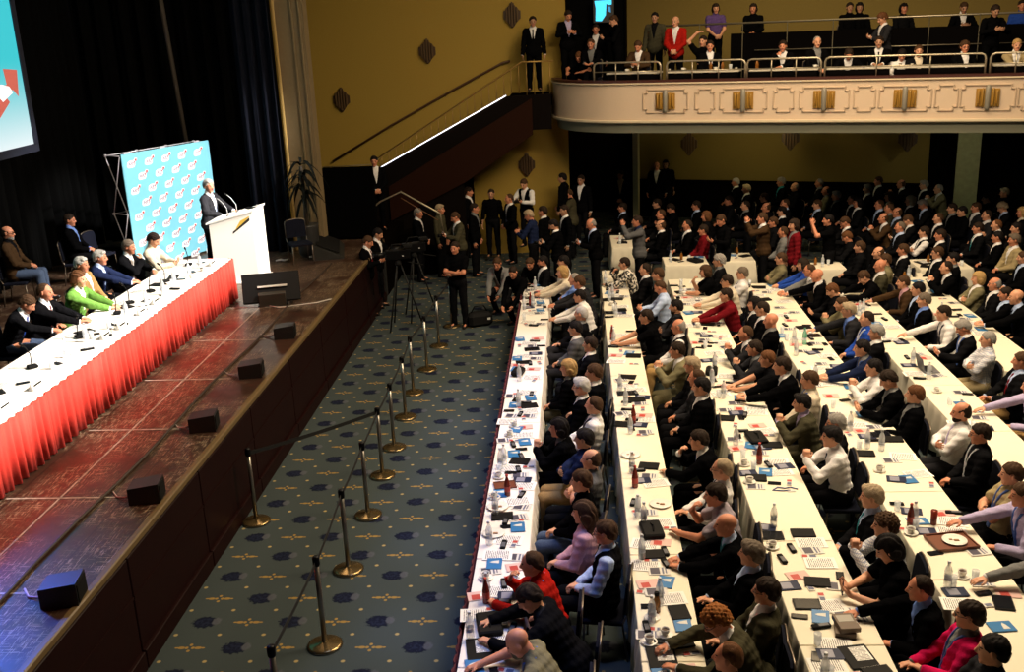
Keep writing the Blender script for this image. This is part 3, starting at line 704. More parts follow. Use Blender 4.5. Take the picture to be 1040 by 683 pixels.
# dim seats at the back of the hall: px py pose hair top look
REAR = '''881 192|lap|part-grey|suit:dark,white|grey-haired
892 184|lap|short-brown|suit:dark,white|brown-haired
915 187|clasp|fringe-brown|suit:dark,white|balding
938 188|lap|part-grey|suit:black,white|grey-haired
953 192|clasp|thin-grey|suit:olive,white|pale-jacketed
903 200|lap|bob-brown|suit:olive,cream|brown-bobbed
924 204|lap|bob-greyblond|suit:dark,white|fair-bobbed
893 208|lap|thin-brown|suit:dark,lightblue|balding
937 208|phone|part-grey|suit:dark,lightblue|grey-haired
903 212|lap|thin-brown|suit:darkolive,grey|balding
911 216|lap|fringe-brown|suit:charcoal,lightblue|bald-topped
897 222|clasp|fringe-brown|suit:brown,white|bald-topped
914 231|lap|thin-greybrown|suit:dark,lightblue|thin-haired
922 224|phone|short-brown|suit:dark,white|brown-haired
953 222|lap|thin-brown|suit:dark,white|thin-haired
938 236|crossed|short-dark|vest:black,white|white-sleeved
955 239|lap|short-dark|suit:dark,white|dark-haired
967 212|lap|short-dark|suit:black,grey|dark-haired
977 215|lap|short-black|suit:black,black|black-haired
991 211|lap|short-brown|suit:charcoal,white|brown-haired
993 232|lap|short-dark|suit:dark,white,teal|green-tied
1002 202|lap|short-dark|suit:dark,dark|dark-haired
1020 196|lap|part-greyblond|suit:dark,dark|fair-haired
1002 219|lap|thin-dark|suit:charcoal,white|thin-haired
1018 211|phone|curly-greyblond|suit:dark,lightblue|curly fair-haired
1038 216|lap|bob-blond|suit:dark,cream|blond-bobbed
1032 232|lap|short-black|suit:dark,dark|black-haired
1012 229|clasp|thin-chestnut|suit:dark,white|chestnut-haired
1013 241|lap|short-black|suit:black,white|black-haired
1030 244|lap|part-greybrown|suit:khaki,white|khaki-clad
747 185|lap|crop-white|suit:black,white|white-haired
758 192|lap|part-greyblond|suit:dark,white|fair-haired
740 204|lap|short-dark|suit:dark,dark|dark-haired
757 209|lap|thin-dark|suit:dark,grey|thin-haired
776 201|lap|short-brown|suit:dark,dark|brown-haired
778 211|lap|fringe-brown|suit:dark,dark|bald-topped
793 185|lap|curly-grey|suit:black,teal|curly grey-haired
794 215|lap|short-black|suit:black,white|black-haired
797 207|lap|thin-brown|suit:dark,lightblue|thin-haired
807 190|lap|fringe-grey|suit:dark,dark|bald-topped
830 208|lap|short-brown|suit:dark,lightblue|brown-haired
832 186|lap|thin-grey|suit:dark,grey|thin grey-haired
839 194|lap|fringe-brown|suit:olive,grey|olive-jacketed
849 199|lap|part-grey|suit:dark,grey|grey-haired
865 203|lap|thin-brown|suit:dark,white|thin-haired
871 206|lap|bob-black|suit:dark,white|black-bobbed
858 226|phone|short-brown|suit:dark,white|brown-haired
860 241|phone|short-chestnut|jumper:dark|chestnut-haired
873 251|lap|short-brown|suit:dark,dark|brown-haired
785 226|lap|short-brown|suit:dark,dark|brown-haired
795 236|lap|thin-brown|jumper:grey|grey-jumpered
671 229|lap|fringe-brown|suit:black,white|bald-topped white-shirted
698 229|lap|thin-dark|suit:black,white|thin-haired
707 209|lap|short-dark|suit:black,lightblue|dark-haired
714 234|lap|short-dark|jumper:wine|wine-jumpered
717 220|lap|bob-chestnut|jumper:dark|chestnut-bobbed
671 218|lap|thin-brown|suit:dark,dark|thin-haired
667 207|lap|short-dark|suit:dark,dark|dark-haired
632 211|lap|short-dark|suit:dark,lightblue|dark-haired
892 257|lap|fringe-brown|jumper:dark|bald-topped
917 254|lap|short-brown|suit:dark,white|brown-haired
681 212|phone|short-dark|jumper:black|dark-haired'''
BANDS = ['deepest', 'fourth-deepest', 'third-deepest', 'second-deepest', 'nearest']
rr = [l.split('|') for l in REAR.split('\n')]
def rear_order():
    for b in range(5):
        for side in (0, 1):
            sel = [r for r in rr if min(4, int((float(r[0].split()[1])-183)//15)) == b and (float(r[0].split()[0]) > 878) == bool(side)]
            sel.sort(key=lambda r: float(r[0].split()[0]))
            for i, r in enumerate(sel): yield r, 'the %s %s seats, %s from left' % (BANDS[b], 'pillar-side' if side else 'mid-hall', ORD[i])
rear = list(rear_order()); rec = [dict(px=float(r[0].split()[0]), py=float(r[0].split()[1]), pose=r[1], floor=0.0, sc=1.0) for r, w in rear]
separate(rec, .5, .86, 1.12)
for (r, where), rc_ in zip(rear, rec):
    px, py = map(float, r[0].split()); random.seed(int(px*3+py*11))
    lk = 'woman' if 'bobbed' in r[4] else 'person'
    fl = 0.0
    rz = math.pi/2-RAD(random.uniform(-8, 14))
    o = person_px(px, py, rz, r[1], label16('%s %s in %s' % (r[4], lk, where)), fl, rc_['sc'], hair=r[2], top=r[3], leg='dark', skin=random.choice([0, 1, 1]))
    SEATS.append((o, 9, '%s %s in %s' % (r[4], lk, where), rz))
# standing figures: px py face(deg) pose hair top look [floor]
STANDING = '''374 246|-100|camera|short-brown|suit:black,white,wine|young person in black suit and red tie by stage corner|1
384 238|-105|camera|short-black|suit:black,white|black-haired person behind the red-tied person at stage corner|0
425 217|-95|stand|crop-grey|suit:black,white|cropped grey person in black suit by the television camera|1
447 213|-105|side|part-greyblond|jumper:darkolive|fair-haired person in dark olive below the stair rail|1
462 221|115|camera|crop-brown|suit:darkolive,white|person in hooded olive jacket with camera|1
462 252|165|fold|short-dark|tee:black|camera operator in black T-shirt facing the hall|1
476 195|-100|side|short-dark|suit:black,white|dark-haired person in profile against the wood panelling|1
482 212|-100|side|short-dark|suit:black,grey|dark-haired person looking right near yellow wall|1
499 197|170|side|crop-dark|jumper:black|broad person in black against the yellow wall|2
517 202|120|stand|thin-brown|suit:black,white|balding person in black suit with white badge|1
532 187|150|camera|short-brown|vest:black,white|photographer in white shirt with black braces|0
537 219|75|camera|part-greyblond|jumper:navy|fair-haired person in navy jumper, hands out|1
551 215|70|side|short-dark|suit:black,white|person in profile in black suit and white shirt|1
562 229|80|camera|short-black|suit:black,white|black-haired bearded person with white-cuffed camera|0
571 181|70|side|short-black|jumper:black|dim black-haired person against the wall edge|2
577 197|80|camera|short-brown|suit:darkolive,dark|brown-haired person in olive jacket by the doorway|1
573 214|110|side|short-dark|suit:black,white|person with white collar behind the black-haired photographer|2
590 183|150|side|short-dark|suit:black,white|dark-skinned person in black suit by the doorway|2
605 153|170|camera|thin-greyblond|suit:black,grey|tall lit photographer standing in the dark doorway|1
630 178|170|stand|short-dark|suit:black,khaki|person with patterned tie standing under the balcony|2
600 228|100|camera|fringe-grey|suit:black,lightblue|bald person in black suit holding a small camera|1
647 225|95|photo|short-dark|suit:midgrey,navy|dark-haired person in grey jacket raising a phone|1
732 224|120|camera|short-brown|jumper:black|brown-haired person in black looking down mid-hall|1
774 222|90|photo|short-brown|suit:brown,white|brown-haired person in brown jacket taking a photo|1
806 229|95|side|bob-dark|suit:wine,grey|dark-haired woman standing in dark red jacket|0
841 224|85|photo|short-black|tee:black|person in black T-shirt and cap raising a phone|1
667 169|165|side|fringe-brown|suit:black,white|bald person in black suit and white shirt under balcony|1
676 167|165|side|bob-black|jumper:black|dark-haired person beside bald person under balcony|2
505 268|160|squat|short-brown|suit:grey,black|crouching photographer in grey jacket on the carpet|1'''
for ln in STANDING.split('\n'):
    p = ln.split('|'); px, py = map(float, p[0].split()); J = skel(p[2])
    h = at(px, py, J['head'][2]); fl = 0.0
    if h.y > 25.6 and h.x < .4 and py > 160: h = aty(px, py, 25.75); fl = max(0, h.z-J['head'][2])
    o = person_px(px, py, RAD(float(p[1])), p[2], p[5], fl, hair=p[3], top=p[4], leg='dark', extra={'white-cuffed': 'bearddark'}.get('x', '')+(' cap' if 'cap' in p[5].split() else '')+(' bearddark' if 'bearded' in p[5] else '')+(' landark' if 'badge' in p[5] else ''), skin=int(p[6])); HOLD.append((o, p[2], p[5]))
# ------------------------------------------------------------------ the hall
def struct(o, kind='structure'): o['kind'] = kind; return o
SZ = 1.3                                            # stage height
# carpet
mc = mat('carpet_pattern', (.08, .1, .12), .95, spec=.1); b = NB(mc); x, y, z = b.xyz()
PA, PB, X0, Y0 = .4573, .4603, -3.969, 8.819
def carpet_motifs():
    i = b.math('DIVIDE', b.math('SUBTRACT', x, X0), PA); j = b.math('DIVIDE', b.math('SUBTRACT', y, Y0), PB)
    ri = b.math('ROUND', i); rj = b.math('ROUND', j)
    u = b.math('MULTIPLY', b.math('SUBTRACT', i, ri), PA); v = b.math('MULTIPLY', b.math('SUBTRACT', j, rj), PB)
    par = b.math('ABSOLUTE', b.math('SUBTRACT', b.math('MULTIPLY', b.math('FRACT', b.math('MULTIPLY', b.math('ADD', ri, rj), .5)), 2), 0))
    par = b.math('GREATER_THAN', par, .5)          # 1 on navy cells
    nz = b.noise(28, 2)
    wob = b.math('MULTIPLY', b.math('SUBTRACT', nz, .5), .8)
    def disc(cx, cy, rx, ry, w=.12, wo=None):
        d = b.math('SQRT', b.math('ADD', b.math('POWER', b.math('DIVIDE', b.math('SUBTRACT', u, cx), rx), 2), b.math('POWER', b.math('DIVIDE', b.math('SUBTRACT', v, cy), ry), 2)))
        if wo is not None: d = b.math('ADD', d, wo)
        return b.step(d, 1.0, w)
    navy = b.math('MULTIPLY', disc(0, 0, .13, .105, .1, wob), par)
    tip = b.math('MULTIPLY', b.math('MULTIPLY', disc(.115, .02, .045, .065, .2, wob), par), .8)
    inner = b.math('MULTIPLY', b.math('MULTIPLY', disc(.0, 0, .09, .07, .15, wob), par), b.step(nz, .5, .06))
    gp = b.math('SUBTRACT', 1, par); g = None
    for c in ((0, .052, .017, .02), (0, -.052, .017, .02), (.032, 0, .018, .02), (-.032, 0, .018, .02), (.085, .0, .038, .022), (-.085, 0, .038, .022), (.135, 0, .02, .012), (-.135, 0, .02, .012)):
        dd = disc(*c, .2); g = dd if g is None else b.math('MAXIMUM', g, dd)
    gold = b.math('MULTIPLY', g, gp)
    i2 = b.math('SUBTRACT', i, .5); j2 = b.math('SUBTRACT', j, .5)
    u2 = b.math('MULTIPLY', b.math('SUBTRACT', i2, b.math('ROUND', i2)), PA); v2 = b.math('MULTIPLY', b.math('SUBTRACT', j2, b.math('ROUND', j2)), PB)
    dot = b.step(b.math('SQRT', b.math('ADD', b.math('POWER', u2, 2), b.math('POWER', v2, 2))), .021, .006)
    fine = b.noise(160, 2)
    ground = b.mix(fine, (.033, .045, .046), (.056, .070, .070))
    c = b.mix(navy, ground, (.006, .008, .020)); c = b.mix(inner, c, (.012, .016, .036)); c = b.mix(tip, c, (.08, .085, .10)); c = b.mix(b.math('MULTIPLY', gold, .9), c, (.30, .19, .05)); c = b.mix(dot, c, (.34, .26, .11))
    b.base(c)
carpet_motifs()
MB().box((3, 17.5, -.05), (38, 38, .1)).build('floor', mc).__setitem__('kind', 'structure')
# stage: floor slab with wooden top, front panelling, edge trim
mf = mat('stage_boards', (.03, .015, .01), .42, spec=.6); b = NB(mf); x, y, z = b.xyz()
n1 = b.noise(2.2, 4); n2 = b.noise(9, 5, None, .7)
t = mf.node_tree; mp = t.nodes.new('ShaderNodeMapping'); mp.inputs['Scale'].default_value = (3.2, .28, 1); mp.inputs['Rotation'].default_value = (0, 0, .5)
tc = t.nodes.new('ShaderNodeTexCoord'); t.links.new(tc.outputs['Object'], mp.inputs['Vector'])
def scr(rot, sc, thr):
    m2 = t.nodes.new('ShaderNodeMapping'); m2.inputs['Scale'].default_value = sc; m2.inputs['Rotation'].default_value = (0, 0, rot); t.links.new(tc.outputs['Object'], m2.inputs['Vector'])
    n = b.noise(3.0, 6, m2.outputs[0], .62); return b.math('MULTIPLY', b.math('GREATER_THAN', n, thr), b.step(b.noise(1.3, 2), .56, .06))
s1 = b.math('MAXIMUM', scr(.25, (26, 1.6, 1), .595), scr(-.6, (1.7, 24, 1), .60)); s1 = b.math('MAXIMUM', s1, scr(1.0, (20, 2.2, 1), .61))
base = b.mix(n1, (.020, .009, .006), (.055, .024, .013)); base = b.mix(b.math('MULTIPLY', b.math('GREATER_THAN', n2, .62), .3), base, (.10, .06, .035)); base = b.mix(b.math('MULTIPLY', s1, .7), base, (.42, .31, .20))
seam = b.math('LESS_THAN', b.math('ABSOLUTE', b.math('SUBTRACT', b.math('FRACT', b.math('DIVIDE', b.math('ADD', x, 20.0), 1.22)), .5)), .006)
base = b.mix(seam, base, (.01, .006, .005)); b.base(base)
rgh = b.math('ADD', .22, b.math('MULTIPLY', b.noise(6, 4), .25)); t.links.new(rgh, b.n['Principled BSDF'].inputs['Roughness'])
wood = mat('stage_front_panel', (.010, .0013, .0010), .5, bump=(4, .05, .3), spec=.15)
trim = mat('stage_edge_strip', (.13, .085, .035), .4)
s = MB(); s.box((-8.5, 12.6, SZ-.05), (8.4, 20, .1)); so = s.build('stage_floor', mf); struct(so)
for k in range(10):
    yy = 3.6+k*1.95
    p = MB(); p.box((-4.31, yy, .60), (.05, 1.93, 1.2), bev=.008); p.box((-4.275, yy, .10), (.05, 1.93, .2), bev=.006); p.box((-4.283, yy, .78), (.012, 1.93, .03))
    struct(p.build('trim_%d' % (k+1), wood))
p = MB(); p.box((-4.30, 12.5, SZ-.03), (.075, 19.8, .075), bev=.012); struct(p.build('trim_11', trim))
p = MB(); p.box((-8.5, 22.5, .6), (8.4, .2, 1.2)); struct(p.build('wall_stage', mat('black_paint', (.008, .008, .008), .7)))
tape = mat('floor_tape', (.36, .30, .25), .6, bump=(14, 0, .8))
for k, yy in enumerate((7.70, 9.58, 11.45, 13.27, 15.1, 17.0)):
    tag(MB().box((-5.42, yy, SZ+.0015), (1.15+.08*(k % 2), .028, .003)).build('tape_strip', tape), 'pale tape strip across the stage boards, %s from the front' % ORD[k], 'tape', 'tape strips across the stage')
tag(MB().box((-5.47, 12.3, SZ+.0015), (.018, 12.4, .003), Matrix.Rotation(.006, 3, 'Z')).build('tape_strip', tape), 'long pale tape line running the length of the stage', 'tape')
# proscenium, curtains
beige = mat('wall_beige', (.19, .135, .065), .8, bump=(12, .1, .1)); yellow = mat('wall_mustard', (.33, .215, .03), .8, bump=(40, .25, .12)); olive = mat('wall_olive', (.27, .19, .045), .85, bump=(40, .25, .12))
gilt = mat('gilt_edge', (.45, .30, .10), .4)
p = MB(); p.box((-5.71, 21.85, 5.2), (.58, .35, 8.0)); p.box((-5.66, 21.66, 5.2), (.03, .04, 8)); p.box((-5.50, 21.66, 5.2), (.03, .04, 8)); struct(p.build('wall_proscenium', beige))
p = MB(); p.box((-6.02, 21.62, 5.2), (.06, .06, 7.8), bev=.015); struct(p.build('trim_12', gilt))
def drape(name, pts, z0, z1, m, amp, wl, label, cat='curtain', group=None, n=14, thick=.02):
    P = [Vector((*p, 0)) for p in pts]; L = [0]
    for a, c in zip(P, P[1:]): L.append(L[-1]+(c-a).length)
    N = int(L[-1]/wl*n); V = []; F = []
    for i in range(N+1):
        d = L[-1]*i/N; k = max(q for q in range(len(P)-1) if L[q] <= d+1e-6); u = (P[k+1]-P[k]).normalized(); nn = Vector((-u.y, u.x, 0)); c = P[k]+u*(d-L[k])
        ph = 2*math.pi*d/wl+1.2*math.sin(d*1.7)+.6*math.sin(d*4.1); o = amp*(math.sin(ph)+.35*math.sin(2.3*ph+1))
        for zz, g in ((z0, 1.25), ((z0+z1)/2, 1), (z1, .75)): q = c+nn*o*g; V.append((q.x, q.y, zz))
    for i in range(N):
        for r in (0, 1): F.append((i*3+r, (i+1)*3+r, (i+1)*3+r+1, i*3+r+1))
    o = ob(name, newmesh(name, V, F, True, None, [m])); md = o.modifiers.new('s', 'SOLIDIFY'); md.thickness = thick; md.offset = 0
    return tag(o, label, cat, group)
black = mat('curtain_black', (.0035, .0035, .0035), .95, spec=.05, sheen=.2); navyc = mat('curtain_navy', (.008, .009, .015), .9, spec=.05)
drape('stage_curtain', [(-11.0, 8), (-11.0, 23.2)], SZ, 9.2, black, .07, .42, 'black pleated curtain along the back of the stage')
drape('stage_curtain', [(-11.0, 23.3), (-6.6, 23.3)], SZ, 9.2, black, .07, .42, 'black pleated curtain behind the backdrop and lectern')
drape('leg_curtain', [(-6.95, 21.75), (-6.05, 21.45)], SZ, 9.2, navyc, .055, .26, 'dark navy curtain hanging beside the gilt stage edge')
tag(MB().cyl((-8.6, 22.9, 3), (-8.9, 22.9, 9), .05).build('hanging_cable', mat('dull_rope', (.10, .08, .06), .8)), 'dull vertical rope hanging before the black curtain', 'rope')
# opposite wall: stair wall, balcony back wall, under-balcony wall
WY = 26.6
p = MB(); p.box((-3.82, WY+.1, 4.6), (7.3, .2, 9.2)); struct(p.build('wall_stair', yellow))
ang = RAD(-18); ev = Vector((math.cos(ang), math.sin(ang), 0)); nv = Vector((math.sin(ang), -math.cos(ang), 0))   # nv points to the camera side
B0 = Vector((1.25, 24.0, 0)); RB = Matrix.Rotation(ang, 3, 'Z')
def bal(s, d, z=0.0): q = B0+ev*s-nv*d; return Vector((q.x, q.y, z))       # s along the balcony, d behind its front
def bal_s(px, py, d=0.0):
    q = atpl(px, py, B0-nv*d, nv); return (q-B0).dot(ev), q.z
def bbox(m, s0, s1, d0, d1, z0, z1, bev=0.0): m.box(bal((s0+s1)/2, (d0+d1)/2, (z0+z1)/2), (s1-s0, d1-d0, z1-z0), RB, bev); return m
p = MB(); bbox(p, -2.25, 14, 7.4, 7.6, 3.5, 8.5); struct(p.build('wall_balcony', olive))
UD = 7.1; ub0, uz = bal_s(645, 182, UD); ub1, _ = bal_s(942, 180, UD)
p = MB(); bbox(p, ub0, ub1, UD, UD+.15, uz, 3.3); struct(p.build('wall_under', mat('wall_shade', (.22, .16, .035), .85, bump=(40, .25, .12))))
wain = mat('dark_wainscot', (.0035, .0025, .002), .9, spec=0)
p = MB(); bbox(p, ub0-.05, ub1+.05, UD-.05, UD+.15, 0, uz); bbox(p, ub0-.05, ub1+.05, UD-.09, UD-.05, uz-.05, uz+.02, .01); struct(p.build('wall_wainscot', wain))
p = MB(); bbox(p, -5.0, 14, 7.6, 7.8, 0, 3.4); struct(p.build('wall_dark', wain))
p = MB(); cs_ = bal_s(646, 150, 4.4)[0]; bbox(p, cs_-.07, cs_+.07, 4.3, 4.5, 0, 3.3); struct(p.build('column_slim', mat('plaster_pale', (.36, .34, .18), .7)))
cx0 = aty(974, 150, 27.3); cx1 = aty(1000, 150, 27.3)
p = MB(); p.box(((cx0.x+cx1.x)/2, 27.5, 1.65), (cx1.x-cx0.x-.1, .55, 3.3), RB); struct(p.build('column_square', mat('plaster_green', (.34, .34, .17), .7, bump=(9, .2, .25))))
# balcony
cream = mat('plaster_cream', (.56, .43, .31), .7, bump=(40, .06, .05)); lip = mat('plaster_lip', (.62, .52, .36), .7); redwood = mat('rail_mahogany', (.05, .012, .008), .4); fascia = mat('fascia_grey', (.17, .17, .12), .8)
path = [Vector((-.52, 26.4, 0)), Vector((-.46, 25.7, 0)), Vector((-.22, 25.1, 0)), Vector((.12, 24.65, 0)), Vector((.55, 24.3, 0)), Vector((.95, 24.1, 0)), bal(.15, 0), bal(14, 0)]
def spline(P, n=5):
    out = []
    for i in range(len(P)-2):
        p0, p1, p2, p3 = P[max(i-1, 0)], P[i], P[i+1], P[min(i+2, len(P)-1)]
        if i == len(P)-3: p3 = p2+(p2-p1)
        for k in range(n):
            u = k/n; out.append(.5*((2*p1)+(p2-p0)*u+(2*p0-5*p1+4*p2-p3)*u*u+(3*p1-p0-3*p2+p3)*u**3))
    return out+[P[-2], P[-1]]
SP = spline(path)
def sweep(name, prof, m):
    """closed profile of (outward, z) swept along the balcony front"""
    V = []; F = []; n = len(prof); N = len(SP)
    for i, q in enumerate(SP):
        d = (SP[min(i+1, N-1)]-SP[max(i-1, 0)]).normalized(); out = Vector((d.y, -d.x, 0))
        V += [tuple(q+out*o+Vector((0, 0, zz))) for o, zz in prof]
    for i in range(N-1): F += [(i*n+k, i*n+(k+1) % n, (i+1)*n+(k+1) % n, (i+1)*n+k) for k in range(n)]
    F += [tuple(range(n-1, -1, -1)), tuple((N-1)*n+k for k in range(n))]
    return ob(name, newmesh(name, V, F, False, None, [m]))
par = empty('balcony_parapet', bal(0, 0, 3.5))
def under(o, root):
    o.parent = root; o.matrix_parent_inverse = Matrix.Translation(-root.location) @ Matrix.Identity(4) if root.rotation_euler.z == 0 else root.matrix_world.inverted()
    return o
tag(par, 'cream balcony front with curved left end and moulded panels', 'balcony')
under(sweep('front_wall', [(0, 3.56), (0, 4.36), (-.16, 4.36), (-.16, 3.56)], cream), par)
under(sweep('top_moulding', [(.03, 4.345), (.045, 4.36), (.045, 4.385), (-.16, 4.385), (-.16, 4.345)], lip), par)
under(sweep('cap_rail', [(.03, 4.387), (.03, 4.44), (-.2, 4.44), (-.2, 4.387)], redwood), par)
under(sweep('bottom_moulding', [(.03, 3.50), (.045, 3.52), (.045, 3.56), (-.16, 3.58), (-.16, 3.50)], lip), par)
under(sweep('fascia', [(-.10, 3.27), (-.06, 3.5), (-.3, 3.5), (-.3, 3.27)], fascia), par)
moul = mat('moulding_edge', (.48, .36, .25), .6)
def notch_frame(sc, w, h, nt):
    zc = 3.98; pts = []
    for sx, sy in ((1, 1), (-1, 1), (-1, -1), (1, -1)):
        A = (sx*w/2, sy*(h/2-nt)); Bq = (sx*(w/2-nt), sy*(h/2-nt)); D = (sx*(w/2-nt), sy*h/2)
        pts += [A, Bq, D] if sx*sy > 0 else [D, Bq, A]
    return [bal(sc+a, -.012, zc+c) for a, c in pts]
for px, wide in ((676, 1), (716, 0), (755, 1), (796, 0), (837, 1), (878, 0), (919, 1), (961, 0), (1003, 1), (1046, 0)):
    sc, _ = bal_s(px, 99); m = MB()
    fr = notch_frame(sc, 1.0 if wide else .42, .5, .075)
    for a, c in zip(fr, fr[1:]+fr[:1]):
        mid = (a+c)/2; d = c-a; horiz = abs(d.z) < 1e-4
        m.box(mid, (d.length+.03 if horiz else .03, .035, .03 if horiz else abs(d.z)+.03), RB, .006)
    under(m.build('panel_moulding', moul), par)
amber = mat('sconce_amber', (.30, .16, .025), .35); fin = mat('sconce_frosted', (.22, .20, .16), .3)
for k, px in enumerate((676, 755, 837, 919, 1003)):
    sc, _ = bal_s(px, 99); r = empty('wall_sconce', bal(sc, -.01, 3.98)); r.rotation_euler.z = ang
    tag(r, 'fan-shaped amber wall sconce on the balcony front, %s from the left' % ORD[k], 'wall lamp', 'balcony sconces')
    m = MB(); m.box((0, -.02, 0), (.44, .03, .36), bev=.01); m.build('back_plate', amber, r)
    for i, (xx, hh, mm) in enumerate(((-.17, .30, amber), (-.10, .38, amber), (0, .50, fin), (.10, .38, amber), (.17, .30, amber))):
        m = MB(); wd = .05 if mm is amber else .11
        V = []; n = 8
        for zz, g in ((-hh/2, .55), (-hh/2+.05, 1), (hh/2-.05, 1), (hh/2, .55)): V += [(xx+wd*.5*g*math.cos(math.pi*q/n), -.035-.06*g*math.sin(math.pi*q/n), zz) for q in range(n+1)]
        w = n+1; m.add(V, [(a*w+q, a*w+q+1, (a+1)*w+q+1, (a+1)*w+q) for a in range(3) for q in range(n)]+[tuple(range(w-1, -1, -1)), tuple(3*w+q for q in range(w))], True); m.build('fin', mm, r)
# balcony floors and tiers
slab = mat('balcony_dark', (.0035, .003, .003), .95, spec=0)
V = [q for q in SP]; n = len(V)
m = MB(); back = [bal(14, 7.5), bal(-.2, 7.5), Vector((-.52, 26.6, 0))]
m.prism([Vector((q.x, q.y, 3.6))-Vector((nv.x, nv.y, 0))*.14+Vector((.12 if q.x < .6 else 0, 0, 0)) for q in V]+[Vector((q.x, q.y, 3.6)) for q in back], None, None, (0, 0, .06)); struct(m.build('floor_balcony', slab))
m = MB(); bbox(m, 1.0, 14, 3.4, 7.1, 3.66, 4.28); bbox(m, 1.6, 14, 4.6, 7.1, 4.28, 4.62); struct(m.build('floor_tier', slab))
steel = mat('rail_steel', (.42, .36, .26), .35, metal=.7)
def rail_section(s0, s1, d, z0, ztop, zmid, label, nposts=3, rounded=True):
    r = empty('guard_rail', bal(s0, d, z0)); r.rotation_euler.z = ang; L = s1-s0
    tag(r, label, 'railing', 'balcony guard rails'); hh = ztop-z0; rr = .09
    pts = [(0, 0, 0), (0, 0, hh-rr), (rr*.3, 0, hh-rr*.3), (rr, 0, hh), (L-rr, 0, hh), (L-rr*.3, 0, hh-rr*.3), (L, 0, hh-rr), (L, 0, 0)]
    MB().tube(pts, .022, 8).build('rail_hoop', steel, r)
    MB().tube([(0, 0, zmid-z0), (L, 0, zmid-z0)], .012, 8).build('mid_rail', steel, r)
    for k in range(1, nposts): MB().cyl((L*k/nposts, 0, 0), (L*k/nposts, 0, hh), .014, n=8).build('post', steel, r)
for k, (a, c) in enumerate(((603, 671), (677, 757), (759, 834), (838, 1001), (1006, 1085))):
    rail_section(bal_s(a, 64, .1)[0], bal_s(c, 64, .1)[0], .1, 4.44, 4.83, 4.63, 'steel guard rail on the balcony front, %s section from left' % ORD[k])
# cloth-topped desks behind the rail
for k, (a, c) in enumerate(((618, 671), (679, 752), (762, 832), (840, 905), (907, 1000), (1008, 1075))):
    s0, s1 = bal_s(a, 70, .45)[0], bal_s(c, 70, .45)[0]
    r = empty('balcony_desk', bal((s0+s1)/2, .45, 3.65)); r.rotation_euler.z = ang; w = s1-s0
    tag(r, 'narrow white-topped desk behind the balcony rail, %s from left' % ORD[k], 'desk', 'balcony desks')
    MB().box((0, 0, .93), (w, .42, .035), bev=.006).build('desk_top', mat('desk_white', (.55, .50, .40), .6), r)
    MB().box((0, -.19, .55), (w-.06, .02, .7)).build('modesty_panel', slab, r)
    for q in (-1, 1): MB().box((q*(w/2-.05), 0, .455), (.05, .36, .91)).build('leg', slab, r)
# tier rail before an added black panel that keeps the tier dark
ps = bal_s(742, 40, 3.3)[0]; m = MB(); bbox(m, ps, 14, 3.3, 3.38, 3.66, 5.3); struct(m.build('partition_fill', slab))
rs_ = bal_s(668, 22, 3.25)[0]; r = empty('tier_rail', bal(rs_, 3.25, 4.28)); r.rotation_euler.z = ang; tag(r, 'long pale handrail along the rear balcony tier', 'railing')
zt = 5.54
MB().tube([(0, 0, zt-4.28), (13, 0, zt-4.28)], .024, 8).build('hand_rail', steel, r); MB().tube([(2.4, -.06, .62), (9, -.06, .62)], .012, 6).build('mid_rail', steel, r)
for k in range(12): MB().cyl((k*1.05, -.03, -.5), (k*1.05, -.03, zt-4.28), .012, n=6).build('post', mat('rail_dull', (.10, .085, .05), .5), r)
p = MB(); p.box((-4.45, 26.25, 1.15), (3.7, .12, 2.3)); struct(p.build('wall_passage', wain))
# upper doorway, its darkness painted by a black slab, with exit sign
m = MB(); q0 = bal(-1.15, 3.2); m.box((.58, 27.1, 5.9), (1.42, .1, 4.2)); struct(m.build('doorway_dark', mat('opening_dark', (.003, .003, .003), .95, spec=0)))
m = MB(); m.box((.58-.74, 27.02, 5.9), (.06, .12, 4.2)); m.box((.58+.74, 27.02, 5.9), (.06, .12, 4.2)); struct(m.build('trim_13', wain))
sg = empty('exit_sign', aty(613, 11, 26.7)); tag(sg, 'glowing cyan emergency exit sign in the upper doorway', 'sign')
MB().box((0, .03, 0), (.52, .04, .56), bev=.01).build('sign_housing', mat('sign_black', (.01, .01, .01), .5), sg)
cy = mat('sign_cyan', (.02, .2, .3), .5, emit=(.05, .55, .85), es=1.6)
MB().prism([(-.22, 0, .24), (.2, 0, .25), (.2, 0, .14), (.13, 0, .13), (.07, 0, .16), (.05, 0, -.1), (-.05, 0, -.24), (-.2, 0, -.23), (-.19, 0, .06)], None, None, (0, .008, 0)).build('lit_symbol', cy, sg)
MB().prism([(.10, 0, .1), (.17, 0, .09), (.18, 0, -.05), (.12, 0, -.02)], None, None, (0, .008, 0)).build('lit_figure', mat('sign_blue', (.02, .1, .2), .5, emit=(.03, .25, .5), es=1), sg)
